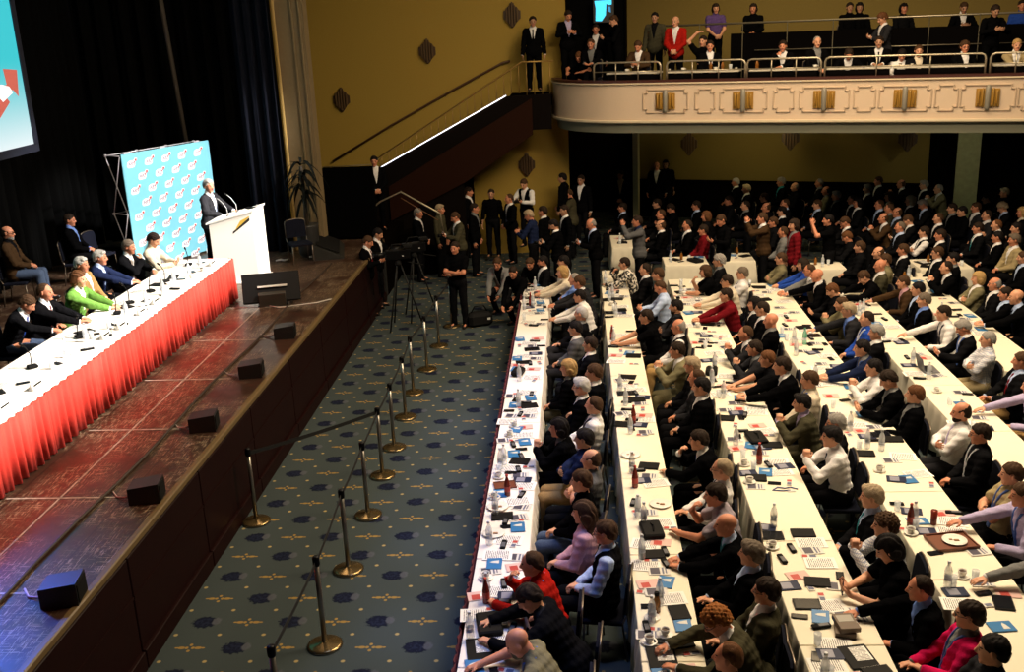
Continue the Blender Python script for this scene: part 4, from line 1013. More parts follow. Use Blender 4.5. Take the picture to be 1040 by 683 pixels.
# plaques on the walls
plq = mat('plaque_brown', (.055, .028, .012), .5)
def plaque(p, rz, label, sc=1.0, grp='dark wall plaques'):
    r = empty('wall_plaque', p, rz); r.scale = (sc,)*3; tag(r, label, 'wall lamp', grp)
    MB().prism([(x*.21, -.03, z*.30) for x, z in ((-.55, .62), (-.25, .62), (-.25, .9), (-.1, .9), (-.1, 1), (.1, 1), (.1, .9), (.25, .9), (.25, .62), (.55, .62), (.8, .35), (1, .3), (1, -.3), (.8, -.4), (.5, -.6), (.3, -.85), (.1, -1), (-.1, -1), (-.3, -.85), (-.5, -.6), (-.8, -.4), (-1, -.3), (-1, .3), (-.8, .35))], None, None, (0, .03, 0)).build('back_plate', plq, r)
    for xx, hh in ((-.13, .32), (-.065, .44), (0, .56), (.065, .44), (.13, .32)): MB().box((xx, -.06, 0), (.04, .06, hh), bev=.012).build('fin', mat('plaque_fin', (.09, .05, .02), .45), r)
for k, q in enumerate(((347, 101), (434, 52), (520, 15))): plaque(aty(*q, WY-.02), 0, 'dark brown fan plaque up the mustard stair wall, %s from the left' % ORD[k])
plaque(aty(535, 167, WY-.02), 0, 'dark brown fan plaque low on the wall beneath the stair landing')
for k, q in enumerate(((700, 146), (803, 140), (922, 141))):
    s0, zz = bal_s(*q, 5.85); plaque(bal(s0, 5.84, zz), ang, 'dim plaque on the wall beneath the balcony, %s from the left' % ORD[k], 1.1)
# stairs to the balcony
st = empty('staircase', (-3.2, 25.3, 0)); tag(st, 'dark enclosed staircase climbing along the mustard wall to the balcony', 'staircase')
led0, led1 = aty(350, 191, 25.3), aty(514, 97, 25.3)
def stb(m, name, mm): return under(m.build(name, mm), st)
led_a = aty(385, 171, 25.3)
m = MB(); m.prism([(-6.1, 25.32, 0), (-6.1, 25.32, led_a.z-.85*(led_a.x+6.1)/2.2-.05), (led_a.x, 25.32, led_a.z-.03), (led1.x, 25.32, led1.z-.03), (-.55, 25.32, led1.z), (-.55, 25.32, 3.30), (led1.x-.1, 25.32, 3.28), (-2.75, 25.32, 2.15), (-2.75, 25.32, 0)], None, None, (0, .12, 0)); stb(m, 'stringer', mat('stringer_dark', (.004, .0025, .002), .8, spec=.05))
m = MB(); e0 = aty(420, 166, 25.28); e1 = aty(540, 100, 25.28); m.prism([(-4.6, 25.25, e0.z-.55), (e1.x, 25.25, e1.z), (e1.x, 25.25, e1.z-.85), (-2.7, 25.25, 2.1), (-4.6, 25.25, e0.z-1.4)], None, None, (0, .05, 0)); stb(m, 'side_panel', mat('side_panel_brown', (.018, .006, .003), .7, spec=.05))
m = MB(); a, c = led_a, led1; m.tube([a+Vector((0, -.03, 0)), c+Vector((0, -.03, 0))], .013, 6); stb(m, 'light_strip', mat('stair_light', (.8, .8, .85), .5, emit=(.85, .88, 1), es=2.2))
m = MB(); nst = 11
for k in range(nst):
    f = k/(nst-1); xx = led_a.x+(led1.x-led_a.x)*f; zz = led_a.z-.15+(led1.z-led_a.z)*f; m.box((xx, 25.98, zz-.15), (.34, 1.1, .3))
m.box((-1.05, 25.98, 3.95), (1.0, 1.1, .3)); stb(m, 'step', wain)
r0, r1, r2 = aty(384, 161, 25.4), aty(530, 63, 25.4), aty(562, 62, 25.4)
gold = mat('baluster_brass', (.32, .19, .05), .4, metal=.5)
m = MB(); m.tube([aty(388, 172, 25.4), r0, r1, r2], .022, 8); stb(m, 'balustrade_rail', gold)
for k in range(20):
    f = (k+.5)/20; top = r0+(r1-r0)*f; fx = (top.x-led_a.x)/(led1.x-led_a.x); bz = led_a.z+(led1.z-led_a.z)*min(max(fx, 0), 1.02)
    m = MB(); m.cyl((top.x, 25.4, bz), (top.x, 25.4, top.z), .011, n=6); stb(m, 'baluster', gold)
for k in range(4):
    f = (k+.5)/4; top = r1+(r2-r1)*f; m = MB(); m.cyl((top.x, 25.4, 4.05), (top.x, 25.4, top.z), .011, n=6); stb(m, 'baluster', gold)
h = empty('wall_handrail', aty(338, 164, WY-.08)); tag(h, 'dark wooden handrail climbing the mustard stair wall', 'handrail')
pts = [aty(px, py, WY-.08) for px, py in ((338, 164), (398, 127), (452, 96), (510, 64), (518, 62))]
under(MB().tube(pts, .028, 8).build('rail', mat('handrail_wood', (.07, .03, .012), .45)), h)
for q in pts[1:4]: under(MB().cyl(q, q+Vector((0, .09, -.06)), .015, n=6).build('bracket', mat('handrail_wood', (.07, .03, .012), .45)), h)
# stage-corner landing, steps and pale rails
m = MB(); m.box((-5.2, 23.9, .6), (1.8, 2.7, 1.2)); struct(m.build('floor_landing', wain))
stp = empty('stage_steps', (-3.9, 24.2, 0)); tag(stp, 'dark steps leading down from the stage corner to the carpet', 'steps')
m = MB()
for k in range(5): m.box((-4.15+k*.28, 24.85, (1.0-k*.2)/2), (.28, .7, 1.0-k*.2))
stb2 = m.build('step_block', wain); under(stb2, stp)
rr = [aty(q[0], q[1], 23.4) for q in ((380, 232), (380, 210), (386, 205), (407, 195), (447, 217))]
m = MB(); m.tube([rr[0], rr[1], rr[2], rr[3], rr[4], rr[4]+Vector((.05, 0, -.5))], .02, 8); under(m.build('hand_rail', steel), stp)
rr2 = [aty(q[0], q[1], 23.45) for q in ((407, 201), (445, 224))]
m = MB(); m.tube(rr2, .012, 6); under(m.build('mid_rail', mat('rail_copper', (.16, .07, .03), .5)), stp)
# ------------------------------------------------------------------ stage furniture and props
whitecloth = mat('cloth_table_white', (.78, .72, .66), .85, bump=(6, .06, .03)); creamcloth = mat('cloth_table_cream', (.74, .68, .54), .85, bump=(6, .06, .03))
redskirt = mat('skirt_red', (.62, .035, .02), .8, bump=(30, .1, .1)); metal = mat('chrome_dull', (.42, .40, .38), .3, metal=.9); blk = mat('plastic_black', (.003, .003, .0035), .4, spec=.15); blk2 = mat('plastic_matt', (.008, .008, .008), .8, spec=.1)
def tablet(name, x0, x1, y0, y1, z, label, group=None):
    r = empty(name, ((x0+x1)/2, (y0+y1)/2, z)); tag(r, label, 'table', group)
    MB().box((0, 0, .72), (x1-x0-.02, y1-y0-.02, .03), bev=.004).build('tabletop', mat('plywood', (.28, .18, .09), .5), r)
    for sx in (-1, 1):
        for sy in (-1, 1): MB().cyl((sx*((x1-x0)/2-.06), sy*((y1-y0)/2-.1), 0), (sx*((x1-x0)/2-.06), sy*((y1-y0)/2-.1), .705), .014, n=8).build('leg', metal, r)
    return r
def cloth(name, x0, x1, y0, y1, ztop, zbot, m, label, group=None, cat='tablecloth', amp=.022, wl=.16, flare=.05):
    """cloth lying on a table and hanging in folds on all four sides"""
    pts = []; 
    def edge(a, c, n): return [(a[0]+(c[0]-a[0])*i/n, a[1]+(c[1]-a[1])*i/n) for i in range(n)]
    nx = max(4, int((x1-x0)/.035)); ny = max(4, int((y1-y0)/.035))
    pts = edge((x0, y0), (x1, y0), nx)+edge((x1, y0), (x1, y1), ny)+edge((x1, y1), (x0, y1), nx)+edge((x0, y1), (x0, y0), ny)
    cx, cy = (x0+x1)/2, (y0+y1)/2; V = []; n = len(pts); lev = [(1.0, ztop, 0), (1.0, ztop-.012, .006), (.35, ztop-.10, .012), (.65, ztop*.5+zbot*.5, .03), (1.0, zbot, flare)]
    for li, (g, zz, fl) in enumerate(lev):
        for i, (px, py) in enumerate(pts):
            ox = 0 if abs(px-x0) > 1e-6 and abs(px-x1) > 1e-6 else (1 if px > cx else -1); oy = 0 if abs(py-y0) > 1e-6 and abs(py-y1) > 1e-6 else (1 if py > cy else -1)
            t = (px*1.0+py)*2*math.pi/wl; f = 0 if li < 2 else amp*g*(math.sin(t+.8*math.sin(py*3.1))+.4*math.sin(t*.47+1))
            V.append((px+ox*(fl+f), py+oy*(fl+f*.6), zz))
    F = [(l*n+(i+1) % n, l*n+i, (l+1)*n+i, (l+1)*n+(i+1) % n) for l in range(4) for i in range(n)]
    F.append(tuple(range(n)))
    o = ob(name, newmesh(name, V, F, [True]*(4*n)+[False], None, [m])); md = o.modifiers.new('s', 'SOLIDIFY'); md.thickness = .004; md.offset = -1
    return tag(o, label, cat, group)
TY = [(6.0, 9.9), (9.92, 13.75), (13.77, 17.6)]
for k, (a, c) in enumerate(TY):
    tablet('panel_table', -7.05, -6.15, a+.05, c-.05, SZ, 'long panel table on the stage under white cloth, %s from the front' % ORD[k], 'stage tables')
cloth('tablecloth', -7.06, -6.14, 6.02, 17.58, SZ+.752, SZ+.725, whitecloth, 'bright white cloth over the panel tables on the stage', amp=.0, flare=.004)
# pleated red skirt
def pleats(name, pts, z0, z1, m, amp, wl, label):
    return drape(name, pts, z0, z1, m, amp, wl, label, 'table skirt', None, 16, .006)
pleats('table_skirt', [(-6.085, 5.9), (-6.085, 17.66), (-6.6, 17.68)], SZ+.015, SZ+.735, redskirt, .030, .17, 'bright red pleated skirt along the stage table')
# stage chairs and chairs in general
seatm = mat('chair_fabric', (.006, .007, .014), .95, spec=.1); fr_m = mat('chair_frame', (.16, .13, .10), .35, metal=.8)
def chair_meshes():
    s = MB().box((0, .02, .405), (.43, .40, .05), bev=.02).mesh('seat')
    R = Matrix.Rotation(RAD(-8), 3, 'X'); bm = MB(); V = []; n = 10
    prof = [(-.2, .5), (-.2, .78), (-.185, .825), (-.14, .85), (-.07, .86), (.07, .86), (.14, .85), (.185, .825), (.2, .78), (.2, .5)]
    bm.prism([(x, -.205-.10*(z-.5), z) for x, z in prof], None, None, (0, .03, .004)); bk = bm.mesh('backrest')
    fm = MB(); fm.tube([(x*1.06, -.212-.10*(z-.5), z+.006) for x, z in prof], .011, 6); f = fm.mesh('back_frame')
    legs = []
    for sx in (-1, 1):
        legs.append(MB().tube([(sx*.2, .19, .4), (sx*.21, .21, .0)], .011, 6).mesh('leg')); legs.append(MB().tube([(sx*.212, -.212, .5), (sx*.2, -.17, .4), (sx*.21, -.22, 0)], .011, 6).mesh('leg'))
    for me, mm in ((s, seatm), (bk, seatm), (f, fr_m)): me.materials.append(mm)
    for l in legs: l.materials.append(fr_m)
    return s, bk, f, legs
CH = chair_meshes()
def chair(loc, rz, label, group=None, far=False):
    r = empty('banquet_chair', loc, rz); tag(r, label, 'chair', group)
    ob('seat', CH[0], r); ob('backrest', CH[1], r); ob('back_frame', CH[2], r)
    for l in (CH[3] if not far else ()): ob('leg', l, r)
    if far:
        for l in CH[3]: ob('leg', l, r)
    return r
# panel members on the stage
PANEL = '''28 309|write|0|short-brown|suit:dark,white,royal|jeans||person in dark suit and blue tie reading at the panel table|1
46 297|table|5|thin-brown|suit:dark,white,wine|dark||person in dark suit and striped red tie at the panel table|1
80 284|table|0|bob-chestnut|suit:green,white|dark||woman in bright green jacket at the panel table|0
83 269|lap|0|part-white|suit:tan,white|dark||white-haired person in tan jacket at the panel table|1
102 262|table|10|part-white|suit:navy,lightblue|dark||white-haired person in navy jacket at the panel table|1
131 251|chin|0|short-greybrown|suit:dark,white|dark||person in dark suit with hand to face at the panel table|1
156 244|phone|0|short-dark|jumper:cream|dark||dark-haired person in pale top at the far panel seat|0'''
for i, ln in enumerate(PANEL.split('\n')):
    p = ln.split('|'); px, py = map(float, p[0].split()); rz = RAD(-90+float(p[2]))
    o = person_px(px, py, rz, p[1], p[7], SZ, 1.0, hair=p[3] or None, top=p[4], leg=p[5], skin=int(p[8]))
    chair(o.location, rz, 'dark chair behind the panel table, %s from the front' % ORD[i], 'panel chairs')
o = person_px(8, 237, RAD(-78), 'lap', 'bald bespectacled person in brown jacket and jeans seated upstage', SZ, 1.05, hair='fringe-dark', top='suit:brown,dark', leg='jeans', extra='gl beardgrey', skin=1); chair(o.location, RAD(-78), 'chair upstage under the person in jeans')
o = person_px(71, 224, RAD(-80), 'lap', 'dim person in dark jacket and blue shirt seated before curtain', SZ, 1.0, hair='short-dark', top='suit:black,blue', leg='dark', skin=1); chair(o.location, RAD(-80), 'chair upstage under the dim person in blue shirt')
q = at(96, 262, SZ); chair((-9.55, 19.9, SZ), RAD(-100), 'empty chair with pale rim beside the backdrop frame')
o = person_px(212, 189, RAD(-100), 'podium', 'grey-haired speaker in dark suit standing at the white lectern', SZ, 1.06, hair='part-white', top='suit:charcoal,white,lightblue', leg='dark', skin=1)
# lectern
lw = mat('lectern_white', (.80, .78, .72), .5)
le = empty('lectern', (-6.42, 19.1, SZ)); tag(le, 'tall white lectern with sloping top at the end of the stage table', 'lectern')
hx, hy = .42, .36
MB().prism([(-hx, -hy, .04), (hx, -hy, .04), (hx, -hy, 1.36), (-hx, -hy, 1.14)], None, None, (0, 2*hy, 0)).build('body', lw, le)
MB().prism([(-hx-.05, -hy-.03, 1.145), (hx+.03, -hy-.03, 1.37), (hx+.03, -hy-.03, 1.40), (-hx-.05, -hy-.03, 1.175)], None, None, (0, 2*hy+.06, 0)).build('top', lw, le)
MB().box((0, 0, .02), (2*hx+.08, 2*hy+.08, .04), bev=.008).build('plinth', lw, le)
m = MB(); m.prism([(.02, -hy-.006, .96), (.36, -hy-.006, 1.20), (.36, -hy-.006, 1.26), (.02, -hy-.006, 1.0)], None, None, (0, .006, 0)); m.build('sign_stripe', mat('sign_black_stripe', (.01, .01, .01), .5), le)
m = MB(); m.prism([(.06, -hy-.007, 1.02), (.36, -hy-.007, 1.265), (.36, -hy-.007, 1.285), (.18, -hy-.007, 1.2)], None, None, (0, .006, 0)); m.build('sign_gold', mat('sign_gold', (.55, .34, .04), .5), le)
m = MB(); m.box((.30, 0.05, 1.375), (.2, .14, .02), bev=.004); m.build('reading_lamp', blk, le)
for k, (xx, yy) in enumerate(((-.12, -.12), (-.02, .14))):
    r = empty('gooseneck_microphone', (-6.42+xx, 19.1+yy, SZ+1.17+.225*(xx+.42+.05)/.9)); tag(r, 'thin gooseneck microphone on the lectern, %s from the speaker' % ('nearer' if k == 0 else 'farther'), 'microphone')
    MB().lathe([(.03, 0), (.03, .012), (.012, .02)], 12).build('base', blk, r); MB().tube([(0, 0, .01), (-.01, 0, .15), (-.09, 0, .27), (-.17, 0, .34)], .008, 6).build('stem', mat('mic_stem', (.35, .35, .36), .4), r); MB().cyl((-.165, 0, .335), (-.22, 0, .375), .014, n=8).build('capsule', blk, r)
# backdrop: pop-up wall printed with small party emblems, on a folding truss
ba, bb = Vector((-8.84, 19.9, 0)), Vector((-7.85, 22.1, 0)); bd = (bb-ba); BL = bd.length; ba_ang = math.atan2(bd.y, bd.x)
bk = empty('backdrop', (ba.x, ba.y, SZ), ba_ang); tag(bk, 'cyan pop-up backdrop printed with small white emblems behind the lectern', 'backdrop')
BH = 2.36; cyan = mat('banner_cyan', (.16, .47, .60), .6, bump=(8, 0, .05))
MB().box((BL/2, 0, BH/2+.02), (BL, .03, BH-.04), bev=.008).build('print_panel', cyan, bk)
def text_mesh(txt, size, depth=.003):
    cu = bpy.data.curves.new('lettering', 'FONT'); cu.body = txt; cu.size = size; cu.extrude = depth; cu.align_x = 'CENTER'; cu.align_y = 'CENTER'
    t = bpy.data.objects.new('lettering', cu); C.objects.link(t); dg = bpy.context.evaluated_depsgraph_get(); me = bpy.data.meshes.new_from_object(t.evaluated_get(dg)); bpy.data.objects.remove(t); bpy.data.curves.remove(cu); return me
tm = text_mesh('AfD', .10); tv = [v.co.copy() for v in tm.vertices]; tf = [tuple(p.vertices) for p in tm.polygons]
blob, let, arr = MB(), MB(), MB(); blob.cur = let.cur = arr.cur = 0
for row in range(9):
    for col in range(5 if row % 2 == 0 else 4):
        cx = .24+col*.455+(.0 if row % 2 == 0 else .24); cz = BH-.2-row*.262
        poly = [(cx+dx, -.0175, cz+dz) for dx, dz in ((-.13, -.05), (-.10, -.085), (.04, -.08), (.08, -.045), (.09, .03), (.14, .05), (.15, .09), (.09, .10), (.05, .055), (-.04, .06), (-.11, .03))]
        blob.prism(poly, None, None, (0, .003, 0))
        let.add([(cx-.01+v.x, -.0195-v.z*.5, cz-.015+v.y) for v in tv], tf)
        arr.prism([(cx+.035, -.0205, cz+.01), (cx+.09, -.0205, cz+.055), (cx+.07, -.0205, cz+.07), (cx+.13, -.0205, cz+.085), (cx+.125, -.0205, cz+.03), (cx+.105, -.0205, cz+.045), (cx+.05, -.0205, cz-.005)], None, None, (0, .002, 0))
blob.build('emblem_patch', mat('print_white', (.75, .74, .74), .6), bk); let.build('emblem_lettering', mat('print_ink', (.16, .10, .20), .6), bk); arr.build('emblem_arrow', mat('print_red', (.45, .03, .03), .6), bk)
alu = mat('truss_alu', (.62, .58, .62), .35, metal=.3); m = MB(); D = .42
for xx in (0, BL/3, 2*BL/3, BL):
    for za, zb in ((.06, BH*.5), (BH*.5, BH-.05)):
        m.cyl((xx, .03, za), (xx-.0, D, zb), .012, n=6); m.cyl((xx, D, za), (xx, .03, zb), .012, n=6)
    for zz in (.06, BH*.5, BH-.03): m.cyl((xx, .03, zz), (xx, D, zz), .011, n=6); m.box((xx, D, zz), (.05, .05, .05), bev=.008)
for zz in (.06, BH*.5, BH-.03): m.cyl((0, D, zz), (BL, D, zz), .011, n=6)
m.build('folding_truss', alu, bk)
for xx in (.15, BL*.45, BL*.85): MB().box((xx, .0, BH+.015), (.16, .05, .03), bev=.006).build('top_clip', alu, bk)
# projection screen
sc = empty('projection_screen', (-9.5, 15.7, 4.12)); tag(sc, 'large bright cyan projection screen hanging high above the stage', 'screen')
ms = mat('screen_image', (.0, .0, .0), .9); b = NB(ms); x, y, z = b.xyz()
g = b.math('MULTIPLY', b.math('SUBTRACT', 1.0, b.math('DIVIDE', z, 1.5)), 1.0); g = b.math('MAXIMUM', b.math('MINIMUM', g, 1), 0); g = b.math('POWER', g, 1.6)
em = b.mix(g, (.05, .60, .66), (.85, .95, .97)); ms.node_tree.links.new(em, b.n['Principled BSDF'].inputs['Emission Color']); b.n['Principled BSDF'].inputs['Emission Strength'].default_value = 1.0
MB().box((0, -1.0, 1.85), (.02, 6.48, 3.7)).build('image', ms, sc)
m = MB(); m.box((0, -1.0, -.06), (.06, 6.75, .14)); m.box((0, -1.0, 3.76), (.06, 6.75, .14)); m.box((0, 2.31, 1.85), (.06, .14, 3.7)); m.box((0, -4.31, 1.85), (.06, .14, 3.7)); m.build('frame', mat('screen_frame', (.02, .025, .05), .6), sc)
sr = mat('screen_red', (.3, .05, .03), .6, emit=(.60, .14, .10), es=.9); sw = mat('screen_white', (.5, .5, .5), .6, emit=(1, 1, 1), es=.95)
def scr_px(l): return [(lambda v: (.013, v.y-15.7, v.z-4.12))(atx_) for atx_ in [Vector(E0+ray(*q)*((-9.5)/ray(*q)[0])) for q in l]]
MB().prism(scr_px([(2, 70), (16, 71), (18, 98), (12, 91), (2, 105), (-8, 112), (-8, 92), (6, 86)]), None, None, (.006, 0, 0)).build('red_arrow', sr, sc)
MB().prism(scr_px([(-10, 92), (0, 86), (8, 88), (12, 94), (2, 104), (-2, 99), (-10, 102)]), None, None, (.009, 0, 0)).build('white_shape', sw, sc)
MB().prism(scr_px([(-8, 102), (5, 98), (9, 104), (-2, 122), (-8, 124)]), None, None, (.005, 0, 0)).build('red_band', sr, sc)
# front-fill loudspeakers on the stage edge, with a cable run
boxm = mat('speaker_black', (.010, .009, .009), .45, spec=.5)
for k, (px, py) in enumerate(((68, 618), (153, 513), (211, 440), (259, 385), (293, 345))):
    q = at(px, py, SZ); r = empty('stage_monitor', (q.x-.08, q.y+.12, SZ), RAD(9)); r.scale = (.82,)*3; tag(r, 'small black front-fill speaker on the stage edge, %s from the front' % ORD[k], 'loudspeaker', 'front-fill speakers')
    m = MB(); m.prism([(-.19, -.15, 0), (.19, -.15, 0), (.19, -.15, .26), (-.19, -.15, .22)], None, None, (0, .32, 0)); m.build('cabinet', boxm, r)
    MB().box((.195, .01, .13), (.012, .28, .20), bev=.004).build('grille', blk2, r)
    MB().tube([(-.19, .02, .08), (-.28, .05, .03), (-.40, .12, .012), (-.5, .3, .012)], .012, 6).build('plug_lead', mat('lead_pale', (.45, .42, .38), .5), r)
r = ob('cable_run', MB().tube([(-4.98+.03*math.sin(k*1.1), 5.0+k*.8, SZ+.018) for k in range(20)], .018, 6).mesh('cable_run', [mat('cable_brown', (.035, .022, .016), .6)])); tag(r, 'dark cable run along the stage front linking the speakers', 'cable')
# confidence monitor, floor wedge, palm, draped screen
r = empty('confidence_monitor', (-5.32, 17.2, SZ), RAD(16)); tag(r, 'black tilted flat monitor lying near the lectern on stage', 'monitor')
Rt = Matrix.Rotation(RAD(-38), 3, 'X')
MB().box((0, 0, .30), (.98, .045, .56), Rt, .012).build('panel', blk, r); MB().box((0.02, -.045, .33), (.5, .02, .035), Rt).build('pale_strip', mat('strip_pale', (.5, .48, .42), .5), r)
MB().box((0, -.16, .13), (.46, .10, .25), Matrix.Rotation(RAD(14), 3, 'X'), .01).build('stand_plate', mat('stand_grey', (.035, .03, .022), .5), r); MB().box((0, .02, .02), (.5, .4, .03), bev=.008).build('foot', blk, r)
MB().tube([(-.05, -.2, .02), (.1, -.35, .015), (.4, -.3, .015), (.75, -.25, .015), (1.0, -.1, .015)], .012, 6).build('power_lead', mat('lead_pale', (.45, .42, .38), .5), r)
wq = at(334, 266, SZ); r = empty('floor_wedge', (wq.x-.2, wq.y+.9, SZ), RAD(12)); tag(r, 'long dark floor wedge speaker at the far stage corner', 'loudspeaker')
MB().prism([(-.32, -.75, 0), (.32, -.75, 0), (.25, -.75, .08), (-.32, -.75, .34)], None, None, (0, 1.5, 0)).build('cabinet', mat('wedge_black', (.016, .016, .013), .5), r); MB().box((0, 0, .22), (.5, 1.38, .012), Matrix.Rotation(RAD(24), 3, 'Y')).build('grille', blk2, r)
for k, (px, py) in enumerate(((311, 257), (320, 262), (286, 266))):
    q = at(px, py, SZ); tag(ob('crumpled_towel' if False else 'paper_scrap', MB().tube([(-.12, 0, .02), (-.02, .03, .04), (.06, -.01, .03), (.16, .05, .05)], [.02, .03, .025, .015], 6).mesh('paper_scrap', [mat('paper_white', (.6, .58, .54), .7)]), None, q), 'pale crumpled scrap on the dark stage corner, %s' % ('by the curtain foot', 'beside the floor wedge', 'near the lectern')[k], 'paper')
pp = empty('potted_palm', (-5.60, 21.0, SZ)); tag(pp, 'dark potted palm against the beige stage pier', 'plant'); plm = mat('palm_leaf', (.002, .003, .002), .7, spec=.1)
MB().lathe([(.14, 0), (.2, .05), (.22, .42), (.24, .45), (.20, .44)], 16).build('pot', mat('pot_dark', (.03, .03, .03), .4), pp)
MB().tube([(0, 0, .4), (.02, 0, .8), (-.01, .02, 1.25)], [.05, .04, .035], 8).build('stem', mat('stem_brown', (.03, .02, .01), .8), pp)
m = MB(); random.seed(3)
for k in range(46):
    a = random.uniform(0, 6.28); L = random.uniform(.3, .55); up = random.uniform(-.1, .8); d = Vector((math.cos(a), math.sin(a), 0)); s_ = Vector((-d.y, d.x, 0)); P = []
    z0 = 1.05+random.uniform(-.25, .25)
    for t in range(6):
        u = t/5; c = Vector((0, 0, z0))+d*(L*u)+Vector((0, 0, L*(up*u*1.3-.95*u*u))); w = .035*math.sin(math.pi*min(1, u*.9+.12)); P.append((c-s_*w, c+s_*w+Vector((0, 0, .01))))
    V = [q for pr in P for q in pr]; m.add(V, [(2*i, 2*i+1, 2*i+3, 2*i+2) for i in range(5)])
m.build('fronds', plm, pp); pp.scale = (1.05, 1.05, 1.5)
ds = empty('draped_screen', (-5.13, 23.2, 1.2)); tag(ds, 'black draped panel beside the palm below the stair foot', 'screen')
MB().box((0, 0, .83), (1.16, .10, 1.62), bev=.02).build('drape', mat('drape_black', (.002, .002, .002), .95, spec=0), ds); MB().tube([(-.60, -.06, 0), (-.60, -.06, 1.66), (.56, -.06, 1.68)], .016, 6).build('frame_edge', mat('frame_brass', (.11, .085, .03), .4), ds)
for sx in (-.5, .5): MB().box((sx, 0, .02), (.08, .4, .03)).build('foot', blk, ds)
ch = chair((-5.62, 20.4, SZ), RAD(-150), 'dark chair with shiny rim in front of the palm')
person_px(380, 164, RAD(-160), 'stand', 'person in black suit and white shirt standing at the stair foot', 1.2, hair='short-black', top='suit:black,white', leg='black', skin=1)
# stanchions and belts on the carpet
post_m = mat('stanchion_steel', (.30, .28, .25), .28, metal=.9); base_m = mat('stanchion_base', (.20, .14, .06), .25, metal=.85); belt_m = mat('belt_black', (.008, .008, .008), .7)
PT = [(-2.857, 8.25), (-2.60, 8.845), (-2.672, 10.325), (-2.70, 11.66), (-2.724, 12.84), (-2.723, 13.795), (-2.74, 15.0), (-2.776, 16.08), (-2.706, 17.27), (-2.664, 18.64), (-2.564, 19.94)]
PT[0] = (-2.62, 7.35)
def stanchion(x, y, label):
    r = empty('belt_stanchion', (x, y, 0)); tag(r, label, 'barrier post', 'belt stanchions on the carpet')
    MB().lathe([(.165, 0), (.175, .008), (.172, .022), (.15, .034), (.06, .045), (.03, .06)], 28).build('base', base_m, r); MB().lathe([(.175, .001), (.178, .012), (.176, .02)], 28, cap=False).build('base_rim', post_m, r)
    MB().cyl((0, 0, .045), (0, 0, .93), .026, n=14).build('pole', post_m, r); MB().lathe([(.032, .90), (.036, .91), (.036, .985), (.03, 1.0), (.012, 1.005)], 14).build('belt_head', blk, r)
    return r
def belt(r, a, c):
    d = Vector((c[0]-a[0], c[1]-a[1], 0)); L = d.length; u = d/L; V = []; n = 10
    for i in range(n+1):
        t = i/n; q = u*(.035+(L-.07)*t); sag = -.018*4*t*(1-t)
        V += [(q.x, q.y, .955+sag), (q.x, q.y, .905+sag)]
    o = ob('belt', newmesh('belt', V, [(2*i, 2*i+1, 2*i+3, 2*i+2) for i in range(n)], False, None, [belt_m]), r); md = o.modifiers.new('s', 'SOLIDIFY'); md.thickness = .003
for k, q in enumerate(PT):
    r = stanchion(*q, 'steel belt barrier post on the carpet, %s from the near end' % ORD[k])
    if k < len(PT)-1: belt(r, q, PT[k+1])
side = (-4.088, 11.53); r = stanchion(*side, 'steel belt barrier post standing beside the stage front'); belt(r, side, PT[4])
# television camera on its tripod, camera bag
def tvcam(loc, rz, label):
    r = empty('television_camera', (*loc, 0), rz); tag(r, label, 'camera')
    MB().box((0, .0, 1.52), (.14, .5, .2), bev=.02).build('camera_body', blk, r); MB().cyl((0, .25, 1.52), (0, .5, 1.52), .055, .07, n=14).build('lens', blk, r); MB().box((-.05, -.2, 1.68), (.1, .18, .08), bev=.015).build('viewfinder', blk2, r); MB().tube([(0, -.15, 1.62), (0, -.1, 1.72), (0, .1, 1.72), (0, .15, 1.62)], .014, 6).build('handle', blk2, r)
    MB().lathe([(.06, 1.30), (.07, 1.34), (.05, 1.41)], 12).build('fluid_head', blk2, r); MB().tube([(.05, -.05, 1.38), (.12, -.5, 1.25)], .012, 6).build('pan_bar', blk2, r)
    for k in range(3):
        a = k*2.094+.4; MB().tube([(.05*math.cos(a), .05*math.sin(a), 1.3), (.42*math.cos(a), .42*math.sin(a), 0.015)], .016, 6).build('tripod_leg', mat('tripod_grey', (.008, .008, .008), .6, spec=.2), r)
    for q in ((.06, .12, 1.6), (-.07, -.1, 1.5)): MB().box(q, (.02, .03, .02)).build('catch_light_patch', mat('catch_light_pale', (.5, .5, .5), .4), r)  # pale blocks put small glints into the colour of the black body
q = at(420, 252, 1.5); tvcam((q.x, q.y), RAD(115), 'black television camera on tripod beside the stage corner')
q = at(404, 262, 1.45); tvcam((q.x, q.y), RAD(100), 'second television camera on tripod nearer the suited pair')
q = at(487, 332, 0); r = empty('camera_bag', (q.x, q.y+.1, 0), .4); tag(r, 'black camera bag on the carpet by the crouching photographer', 'bag')
MB().box((0, 0, .14), (.5, .3, .28), bev=.06).build('body', blk2, r); MB().tube([(-.18, 0, .26), (-.1, 0, .40), (.1, 0, .40), (.18, 0, .26)], .014, 6).build('strap', blk, r); MB().box((.15, -.155, .16), (.06, .02, .04)).build('tag', mat('paper_white', (.6, .58, .54), .7), r)
